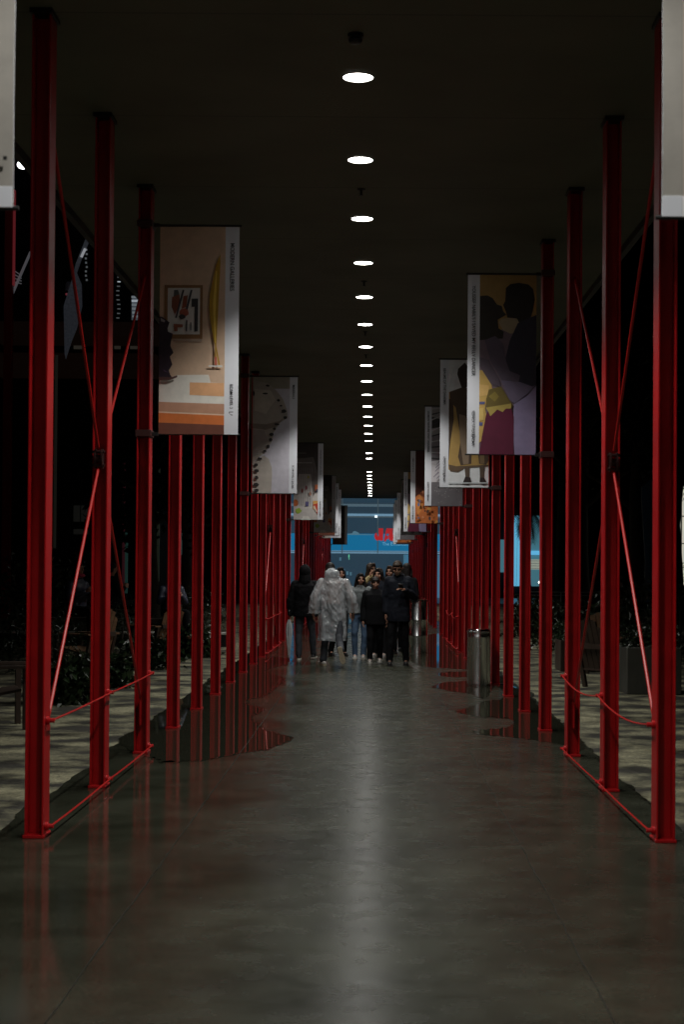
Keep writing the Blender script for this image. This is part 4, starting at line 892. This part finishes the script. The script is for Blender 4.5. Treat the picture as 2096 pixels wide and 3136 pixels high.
# ------------------------------------------------------------------ museum building with outdoor stair on the left
mb = empty('museum_building', (0, 52, 0)); tag(mb, 'dark museum building with an outdoor metal stair and upper gallery on the left', 'building')
def P52(px_, py_, Y=52): return at(px_, py_, Y)
MB().box(-30, -7.3, 3, 14, 0, 24).build('wall', DARKWALL, mb)
x0, za = P52(-60, 1070); x1, zb = P52(470, 1022)
MB().box(x0, x1, .4, 3, za-.55, za-.02).build('floor_slab', mat('rust_slab', (.014, .006, .005), .9, emit=(.002, .0009, .0006), estr=1), mb)  # faint glow in the slab colour stands in for light on it
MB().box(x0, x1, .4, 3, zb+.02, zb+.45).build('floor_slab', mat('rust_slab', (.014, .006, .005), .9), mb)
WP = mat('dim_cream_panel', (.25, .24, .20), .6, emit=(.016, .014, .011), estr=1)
for a, c in ((225, 258), (350, 369), (398, 432)):
    xa, z0 = P52(a, 1068, 55); xb, z1 = P52(c, 1026, 55); MB().box(xa, xb, 2.9, 2.96, z0, z1).build('window', WP, mb)
# perforated metal stair flank
PM = mat('perforated_metal', (.22, .23, .25), .5, metal=.5, emit=(.011, .012, .015), estr=1, var=.5, scale=10)  # metal glows faintly in place of light falling on it
s3 = 3.0154
q3 = lambda pts: [P52(x/s3, 550+y/s3) for x, y in pts]
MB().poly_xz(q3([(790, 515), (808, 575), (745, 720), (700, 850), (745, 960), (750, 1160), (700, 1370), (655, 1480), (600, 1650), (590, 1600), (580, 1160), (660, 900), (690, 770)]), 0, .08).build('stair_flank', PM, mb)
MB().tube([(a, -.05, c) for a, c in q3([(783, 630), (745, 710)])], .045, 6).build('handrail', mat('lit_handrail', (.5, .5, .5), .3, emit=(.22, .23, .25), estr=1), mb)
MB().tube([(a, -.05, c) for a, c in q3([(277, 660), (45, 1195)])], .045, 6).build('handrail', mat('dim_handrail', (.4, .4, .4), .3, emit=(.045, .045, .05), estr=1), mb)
for k in range(4): MB().tube([(a, 0, c) for a, c in q3([(45, 780+k*45), (190, 880+k*25)])], .016, 5).build('cable_rail', mat('dim_handrail', (.4, .4, .4)), mb)
WLI = mat('white_lit_dash', (.9, .9, 1), .4, emit=(.26, .29, .32), estr=1)  # glowing dashes stand for light on the stair rail slats
WL2 = mat('pale_lit_dash', (.9, .9, 1), .4, emit=(.045, .05, .052), estr=1)
for k in range(11):
    y_ = 850+k*42; a = 1072+6*math.sin(k); (xa, z0), (xb, _) = q3([(a, y_), (a+28, y_)]); MB().box(xa, xb, 0, .05, z0-.016, z0+.016).build('lit_dash', WLI if k == 2 else WL2, mb)
for k in range(6):
    (xa, z0), (xb, _) = q3([(1208+2*k, 1075+k*36), (1285-(3-k)*4, 1075+k*36)]); MB().box(xa, xb, 0, .05, z0-.03, z0+.03).build('lit_dash', WLI if k in (1,) else mat('mid_lit_dash', (.9, .9, 1), .4, emit=(.10, .115, .125), estr=1), mb)
(xa, z0), (xb, z1) = q3([(1206, 1285), (1282, 1060)]); MB().box(xa, xb, .1, .15, z0, z1).build('stair_landing_glass', mat('dim_glass_glow', (.1, .1, .12), .4, emit=(.035, .042, .048), estr=1), mb)
for k in range(8):
    y_ = 640+k*40; (xa, z0), = q3([(790+5*math.sin(k*2), y_)]); MB().box(xa-.03, xa+.03, -.04, .0, z0-.03, z0+.03).build('lit_dash', WL2, mb)
# red column and lamp of that building
(xa, z0), (xb, z1) = q3([(78, 980), (112, 100)]); MB().box(xa-.1, xa+.16, -.3, -.1, 0, z1).build('red_post', RED, mb); MB().box(xa+.16, xa+.20, -.32, -.1, z0, z1).build('red_post_lit_edge', mat('pink_lit_edge', (.5, .05, .06), .5, emit=(.07, .008, .010), estr=1), mb)  # edge strip glows as the lit side of the post
x, z = at(66, 500, 48); fl = empty('flood_light', (x, 48, z)); tag(fl, 'bright white flood light high up beside the left blurred banner', 'lamp')
MB().lathe([(0, -.13), (.12, -.09), (.17, 0), (.12, .09), (0, .13)], 20).build('bulb', mat('flood_bright', (1, 1, 1), .4, emit=(.9, .95, 1), estr=9), fl, True)
MB().tube([(0, .1, .1), (0, .3, 1.0), (0, 4, 1.2)], .04).build('arm', BLACK, fl, True)
# person at the stair
x, z = at(208, 870, 53)
pp = person('person in a grey hood standing on the outdoor stair, holding something pink', x, 53, 1.72, .5, J(wR=(-.16, -.26, 1.22), eR=(-.26, -.06, 1.15)), top=BLK, hoodm=mat('pale_grey_hood', (.30, .32, .38), .7, var=.2), legs=BLK, shoes=DSHOE, hairstyle='hood', skin=SK2, vox=.010)
pp.location.z = z-1.72+.09
q_ = MB(); prim_ell(q_, (.02, -.15, 1.33), (.05, .03, .13)); q_.build('shirt_front', mat('white_shirt', (.6, .6, .62), .6, emit=(.05, .05, .055)), pp, True)  # shirt and mitten glow in place of lamplight on them
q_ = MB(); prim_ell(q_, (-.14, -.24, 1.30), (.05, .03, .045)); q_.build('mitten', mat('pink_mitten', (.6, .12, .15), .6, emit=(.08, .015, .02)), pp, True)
# vertical pale lines: conduits and teal glass reflections, drawn as glowing strips
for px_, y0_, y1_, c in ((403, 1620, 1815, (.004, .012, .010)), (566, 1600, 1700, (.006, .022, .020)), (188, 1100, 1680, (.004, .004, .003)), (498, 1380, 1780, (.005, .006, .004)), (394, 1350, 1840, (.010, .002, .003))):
    x, z0 = at(px_, y1_, 53); _, z1 = at(px_, y0_, 53); MB().box(x-.04, x+.04, -.2, -.1, max(0, z0), z1).build('glow_strip', mat('glow_%d' % px_, (.05, .05, .05), .5, emit=c, estr=1.4), mb)
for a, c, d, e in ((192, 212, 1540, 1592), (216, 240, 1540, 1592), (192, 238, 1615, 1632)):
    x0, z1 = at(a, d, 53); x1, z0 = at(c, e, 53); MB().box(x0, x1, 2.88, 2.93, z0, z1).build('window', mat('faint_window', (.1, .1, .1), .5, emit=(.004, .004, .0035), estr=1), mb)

# ------------------------------------------------------------------ garden: chairs, planters, low wall, plants
def chair(label, X, Y, rot, m, H=.98):
    o = empty('garden_chair', (X, Y, -.01), rot); o.scale = (H/.98,)*3; tag(o, label, 'chair', 'wooden lounge chairs beside the walk')
    MB().add([(-.27, -.30, .38), (.27, -.30, .38), (.27, .28, .27), (-.27, .28, .27), (-.27, -.30, .355), (.27, -.30, .355), (.27, .28, .245), (-.27, .28, .245)], [(0, 1, 2, 3), (7, 6, 5, 4), (0, 4, 5, 1), (1, 5, 6, 2), (2, 6, 7, 3), (3, 7, 4, 0)]).build('seat', m, o)
    b_ = MB()
    for k in range(5):
        x = (k-2)*.105; top = .98-.10*((k-2)/2)**2*1.4
        n = 6; pts = []
        for s_, zt in ((-.05, top-.012*abs(k-2)*(1 if k < 2 else -1)), (.05, top-.012*abs(k-2)*(-1 if k < 2 else 1))): pts.append((x+s_*.96, zt))
        yb = lambda z: .24+(z-.25)*.30
        vs = [(x-.048, yb(.25), .25), (x+.048, yb(.25), .25), (pts[1][0], yb(pts[1][1]), pts[1][1]), (pts[0][0], yb(pts[0][1]), pts[0][1])]
        b_.add([Vector(v) for v in vs]+[Vector(v)+Vector((0, .022, 0)) for v in vs], [(0, 1, 2, 3), (7, 6, 5, 4), (0, 4, 5, 1), (1, 5, 6, 2), (2, 6, 7, 3), (3, 7, 4, 0)])
    b_.build('backrest', m, o)
    MB().box(-.26, .26, .372, .40, .55, .62).build('back_rail', DARKWOOD, o)
    for s in (-1, 1):
        MB().box(s*.34-.07, s*.34+.07, -.42, .36, .575, .60).build('armrest', m, o)
        MB().box(s*.31-.04, s*.31+.04, -.36, -.31, 0, .574).build('leg', DARKWOOD, o); MB().bar((s*.31, .20, .0), (s*.31, .34, .575), .07, .04).build('leg', DARKWOOD, o)
    return o
x, y = ground(262, 2051); chair('brown wooden lounge chair between the first and second left columns', x, y, PI+1.1, WOOD)
x, y = ground(500, 2012); chair('brown wooden lounge chair peeping out behind the third left column', x-.1, y, PI+.9, WOOD)
x, y = ground(5, 2235); chair('dark wooden chair cut off by the left edge', x-.25, y+.4, 1.9, DARKWOOD, 1.05)
x, y = ground(1870, 2060); chair('dark wooden lounge chair right of the third right column', x, y, 2.6, WOOD)
x, y = ground(2010, 2130); chair('dark wooden lounge chair beside the planter between the nearest right columns', x-.35, y+1.6, 2.2, DARKWOOD)
# person seated etc on left
SEATJ = dict(hL=(.09, 0, .45), hR=(-.09, 0, .45), pel=(0, 0, .5), kL=(.12, -.42, .48), kR=(-.12, -.42, .48), aL=(.12, -.45, .085), aR=(-.12, -.45, .085))
def seated(label, X, Y, rot, topm, skin, hairstyle='short', zoff=0, **kw):
    # seated figure assembled from one fused body and one fused coat
    o = empty('person', (X, Y, zoff), rot); tag(o, label, 'person')
    hd = Vector((0, -.03, 1.17)); b_ = MB()
    prim_loft(b_, [(.42, 0, .02, .16, .13), (.6, 0, .02, .14, .10), (.85, 0, 0, .16, .11), (.98, 0, 0, .1, .07)]); prim_capsule(b_, (0, 0, .98), .05, hd-Vector((0, 0, .05)), .05)
    prim_ell(b_, hd+Vector((0, .012, .02)), (.074, .092, .096)); prim_ell(b_, hd+Vector((0, -.022, -.035)), (.056, .064, .078)); prim_capsule(b_, hd+Vector((0, -.085, .015)), .009, hd+Vector((0, -.104, -.022)), .014, 8)
    for s in (-1, 1):
        prim_capsule(b_, (s*.1, 0, .47), .08, (s*.13, -.42, .48), .055); prim_capsule(b_, (s*.13, -.42, .48), .055, (s*.13, -.42, .08), .036); prim_capsule(b_, (s*.13, -.42, .05), .035, (s*.13, -.56, .04), .03)
        prim_capsule(b_, (s*.18, 0, .92), .05, (s*.25, -.05, .68), .04); prim_capsule(b_, (s*.25, -.05, .68), .04, (s*.08, -.26, .80), .028); hand(b_, Vector((s*.08, -.26, .80)), (-s*.3, -.6, .5), s)
    fuse(b_, 'body', skin, o, .010, 1)
    t_ = MB(); prim_loft(t_, [(.42, 0, .02, .19, .15), (.6, 0, .02, .18, .14), (.85, 0, 0, .19, .13), (.97, 0, 0, .13, .09), (1.02, 0, 0, .08, .075)])
    for s in (-1, 1): prim_capsule(t_, (s*.18, 0, .91), .07, (s*.25, -.05, .68), .06); prim_capsule(t_, (s*.25, -.05, .68), .06, (s*.10, -.24, .79), .045)
    fuse(t_, 'jacket', topm, o, .012, 2, .02)
    t_ = MB()
    for s in (-1, 1): prim_capsule(t_, (s*.1, 0, .47), .095, (s*.13, -.42, .48), .07); prim_capsule(t_, (s*.13, -.42, .48), .07, (s*.13, -.42, .1), .06)
    fuse(t_, 'trousers', BLK, o, .012, 2, .02)
    h_ = MB(); prim_ell(h_, hd+Vector((0, .022, .04)), (.084, .098, .086)); prim_ell(h_, hd+Vector((0, .045, -.01)), (.078, .072, .085)); fuse(h_, 'hair', HAIR, o, .010, 1, .01)
    return o
x, z = at(509, 1752, 30); seated('person with dark hair in a dark collared coat seated behind the third left column', x+.1, 30, .5, mat('navy_jacket', (.03, .035, .06), .5), SK1, zoff=z-1.22)
x, z = at(237, 1745, 27); seated('person in a blue top with a pink scarf seated in the dark left garden', x, 27, 1.0, mat('navy_jacket', (.03, .035, .06), .5), SK1, zoff=z-1.15)
sc_ = MB(); prim_ell(sc_, (0, -.06, 1.06), (.085, .09, .035)); sc_.build('pink_scarf', mat('pink_scarf', (.55, .03, .10), .6), [q for q in sc.collection.objects if q.name.startswith('person') and q.get('label', '').startswith('person in a blue')][0], True)
x, z = at(356, 1748, 32); seated('person turned away behind the second left column in the dark', x-.1, 32, 2.2, BLK, SK1, zoff=z-1.12)
# benches they sit on
for (px_, Yb, zt, lab) in ((509, 30, .95, 'dark raised bench behind the third left column'), (237, 27, .98, 'dark raised bench in the garden at far left'), (356, 32, .98, 'dark raised bench behind the second left column')):
    x, _ = at(px_, 1800, Yb); o = empty('bench', (x, Yb+.1, -.01)); tag(o, lab, 'bench')
    zt_ = {509: at(509, 1752, 30)[1]-1.22+.37, 237: at(237, 1745, 27)[1]-1.15+.37, 356: at(356, 1748, 32)[1]-1.12+.37}[px_]
    MB().box(-.6, .6, -.25, .3, zt_-.06, zt_).build('seat', DARKWOOD, o)
    for s in (-.5, .5): MB().box(s-.04, s+.04, -.2, .25, 0, zt_-.061).build('leg', DARKWOOD, o)
# low wall with pale edge, far left
x0, z = at(196, 1937, 34); x1, _ = at(700, 1937, 34)
lw = empty('low_wall', (0, 34, 0)); tag(lw, 'low garden wall with a pale edge line behind the left chairs', 'wall')
MB().box(x0-2, x1, 0, .4, -.02, z-.02).build('wall_body', DARKWALL, lw); MB().box(x0-2, x1, -.02, .42, z-.018, z+.02).build('coping', mat('pale_coping', (.5, .5, .46), .5), lw)
# planters right
for i, (pa, pb, py_, h, lab) in enumerate(((1925, 2090, 2125, .62, 'square grey-green planter between the nearest right columns'), (1720, 1812, 2055, .5, 'low dark planter behind the fourth right column'))):
    xa, ya = ground(pa, py_); xb, _ = ground(pb, py_)
    o = empty('planter', ((xa+xb)/2, ya+.5, -.01)); tag(o, lab, 'planter'); w_ = (xb-xa)/2
    MB().box(-w_, w_, -.4, .4, 0, h).build('planter_box', CONC if i == 0 else DARKWOOD, o, bevel=.01)
    b_ = MB(); rr = random.Random(i)
    for k in range(900):
        c = Vector((rr.uniform(-w_, w_), rr.uniform(-.4, .4), h+rr.random()**1.5*.28)); d = Vector((rr.gauss(0, 1), rr.gauss(0, 1), rr.gauss(0, .6))).normalized()*.035; e = d.cross(Vector((rr.gauss(0, 1), rr.gauss(0, 1), 1))).normalized()*.014
        b_.add([c-d, c+e, c+d, c-e], [(0, 1, 2, 3)])
    b_.build('foliage', LEAF, o)
# rail far right
x0, z0 = at(1600, 1822, 45); x1, _ = at(1900, 1822, 45); rl = empty('guard_rail', (0, 45, 0)); tag(rl, 'thin grey guard rail far behind the right columns', 'railing')
gr = mat('rail_grey', (.30, .30, .30), .5)
for py_ in (1812, 1822, 1856, 1912): z = at(1640, py_, 45)[1]; MB().tube([(x0, 0, z), (x1, 0, z)], .015, 6).build('rail', gr, rl)
for k in range(6): x = x0+(x1-x0)*k/5; MB().tube([(x, 0, 0), (x, 0, z0+.1)], .02, 6).build('post', gr, rl)

def bush(label, X, Y, w_, h, n=1500, L=.09, m=LEAF, z=0, cat='bush', seed=0, blades=False):
    rr = random.Random(seed); o = empty('shrub', (X, Y, z)); tag(o, label, cat, 'dark wet shrubs beside the walk')
    b_ = MB()
    for k in range(n):
        a = rr.random()*2*PI; r_ = math.sqrt(rr.random()); zz_ = rr.random()
        lump = 1+.35*noise.noise(Vector((math.cos(a)*1.5+seed, math.sin(a)*1.5, zz_*2)))
        c = Vector((math.cos(a)*r_*w_*.5*lump*(1-.4*zz_), math.sin(a)*r_*w_*.5*lump*(1-.4*zz_), zz_*h*lump))
        d = (Vector((c.x, c.y, rr.uniform(-.3, .9)))+Vector((rr.gauss(0, .5), rr.gauss(0, .5), rr.gauss(0, .4)))).normalized()*L*rr.uniform(.5, 1.4)
        e = d.cross(Vector((rr.gauss(0, 1), rr.gauss(0, 1), rr.gauss(0, 1)))).normalized()*L*(.10 if blades else .28)
        dn = Vector((0, 0, -L*.25))
        b_.add([c, c+d*.5+e, c+d+dn, c+d*.5-e], [(0, 1, 2, 3)])
    b_.build('foliage', m, o)
    MB().tube([(0, 0, -.01), (.03, .02, h*.5), (0, 0, h*.8)], [.03, .02, .008], 6).build('stem', BARK, o)
k = 0
for (px_, py_, w_, h, lab) in ((190, 2150, .9, .5, 'glossy dark shrub just behind the nearest left column'), (300, 2100, 1.0, .38, 'low glossy dark shrub under the first left chair'), (120, 2060, 1.6, 1.0, 'tall dark shrub at the left of the garden'),
                               (450, 2045, 1.1, .45, 'low dark shrub between the third and fourth left columns'), (560, 2010, 1.3, .55, 'dark shrub behind the fourth left column'), (370, 2000, 1.6, .9, 'bushy dark shrub behind the second left column'),
                               (30, 2010, 2.2, 1.6, 'big dark shrub at the left edge'), (240, 1960, 2.5, 1.7, 'broad dark shrub behind the seated people'), (600, 1960, 1.8, 1.1, 'far dark shrub behind the fifth left column'),
                               (1760, 1990, 1.8, .9, 'dark shrub behind the fourth right column'), (1930, 2000, 2.4, 1.4, 'broad dark shrub behind the second right column'), (2080, 2040, 2.0, 1.5, 'dark shrub at the right edge'), (1640, 1950, 1.6, .9, 'far dark shrub behind the fifth right column')):
    x, y = ground(px_, py_); k += 1; bush(lab, x, y, w_, h, 1400, .10+.02*(k % 3), seed=k, blades=(k % 3 == 0))
def tree(label, X, Y, H, W, n=2600, seed=0, palm=False):
    rr = random.Random(seed); o = empty('palm_tree' if palm else 'tree', (X, Y, 0)); tag(o, label, 'palm tree' if palm else 'tree')
    pts = [(0, 0, -.02)]+[(rr.uniform(-.1, .1), rr.uniform(-.1, .1), H*q) for q in (.2, .4, .6, .8)]
    r0 = .16+H*.012
    tb = MB(); tb.tube(pts, [r0, r0*.85, r0*.7, r0*.5, r0*.3], 10)
    if not palm:
        for q in range(6):
            a = rr.random()*2*PI; z = H*(.35+.08*q); tb.tube([(0, 0, z), (math.cos(a)*W*.2, math.sin(a)*W*.2, z+H*.1), (math.cos(a)*W*.4, math.sin(a)*W*.4, z+H*.16)], [r0*.4, r0*.25, .02], 6)
    tb.build('trunk', BARK, o, True)
    b_ = MB()
    if palm:
        top = Vector(pts[-1])
        for q in range(46):
            a = rr.random()*2*PI; up = rr.uniform(-1.4, 1.1); L = W*.5*rr.uniform(.8, 1.1); prev = top.copy(); d = Vector((math.cos(a)*math.cos(up), math.sin(a)*math.cos(up), math.sin(up)))
            for s in range(9):
                nx_ = prev+d*L/9; sd = d.cross(Vector((0, 0, 1))).normalized() if abs(d.z) < .98 else Vector((1, 0, 0)); wd = .28*math.sin(PI*(s+1)/10)+.03
                for sg in (-1, 1):
                    for u in (0, .5): p = prev.lerp(nx_, u); b_.add([p, p+sg*sd*wd+Vector((0, 0, -.14))+d*.08, p+d*.05], [(0, 1, 2)])
                prev = nx_; d = (d+Vector((0, 0, -.13))).normalized()
    else:
        cl_ = [(Vector((rr.uniform(-.5, .5)*W*.8, rr.uniform(-.5, .5)*W*.8, H*rr.uniform(.5, .95))), W*rr.uniform(.14, .26)) for _ in range(16)]
        for q in range(n):
            c0, rc = cl_[q % 16]; v = Vector((rr.gauss(0, 1), rr.gauss(0, 1), rr.gauss(0, .8))).normalized()*rc*rr.random()**.4; c = c0+v
            d = Vector((rr.gauss(0, 1), rr.gauss(0, 1), rr.gauss(0, 1))).normalized()*.14; e = d.cross(Vector((rr.gauss(0, 1), rr.gauss(0, 1), rr.gauss(0, 1)))).normalized()*.06
            b_.add([c-d, c+e, c+d, c-e], [(0, 1, 2, 3)])
    b_.build('crown', TLEAF, o)
for i, (px_, Y, H, W, palm, lab) in enumerate(((2075, 48, 7.5, 4.2, True, 'palm tree in front of the cream-lit window at right edge'), (1615, 60, 5.0, 2.6, True, 'palm tree in front of the pale blue facade'), (1950, 52, 10, 6, False, 'dark tree between the nearest right columns'),
                                             (1790, 58, 11, 6, False, 'dark tree behind the third right column'), (70, 70, 8, 5, False, 'dark tree behind the nearest left column'), (470, 44, 5.5, 4, False, 'dark tree behind the third left column'), (560, 58, 8, 5, False, 'dark tree far behind the fifth left column'), (1720, 70, 9, 5, True, 'farther palm tree right of the pale blue facade'))):
    x, _ = at(px_, 1800, Y); tree(lab, x, Y, H, W, seed=i+40, palm=palm)
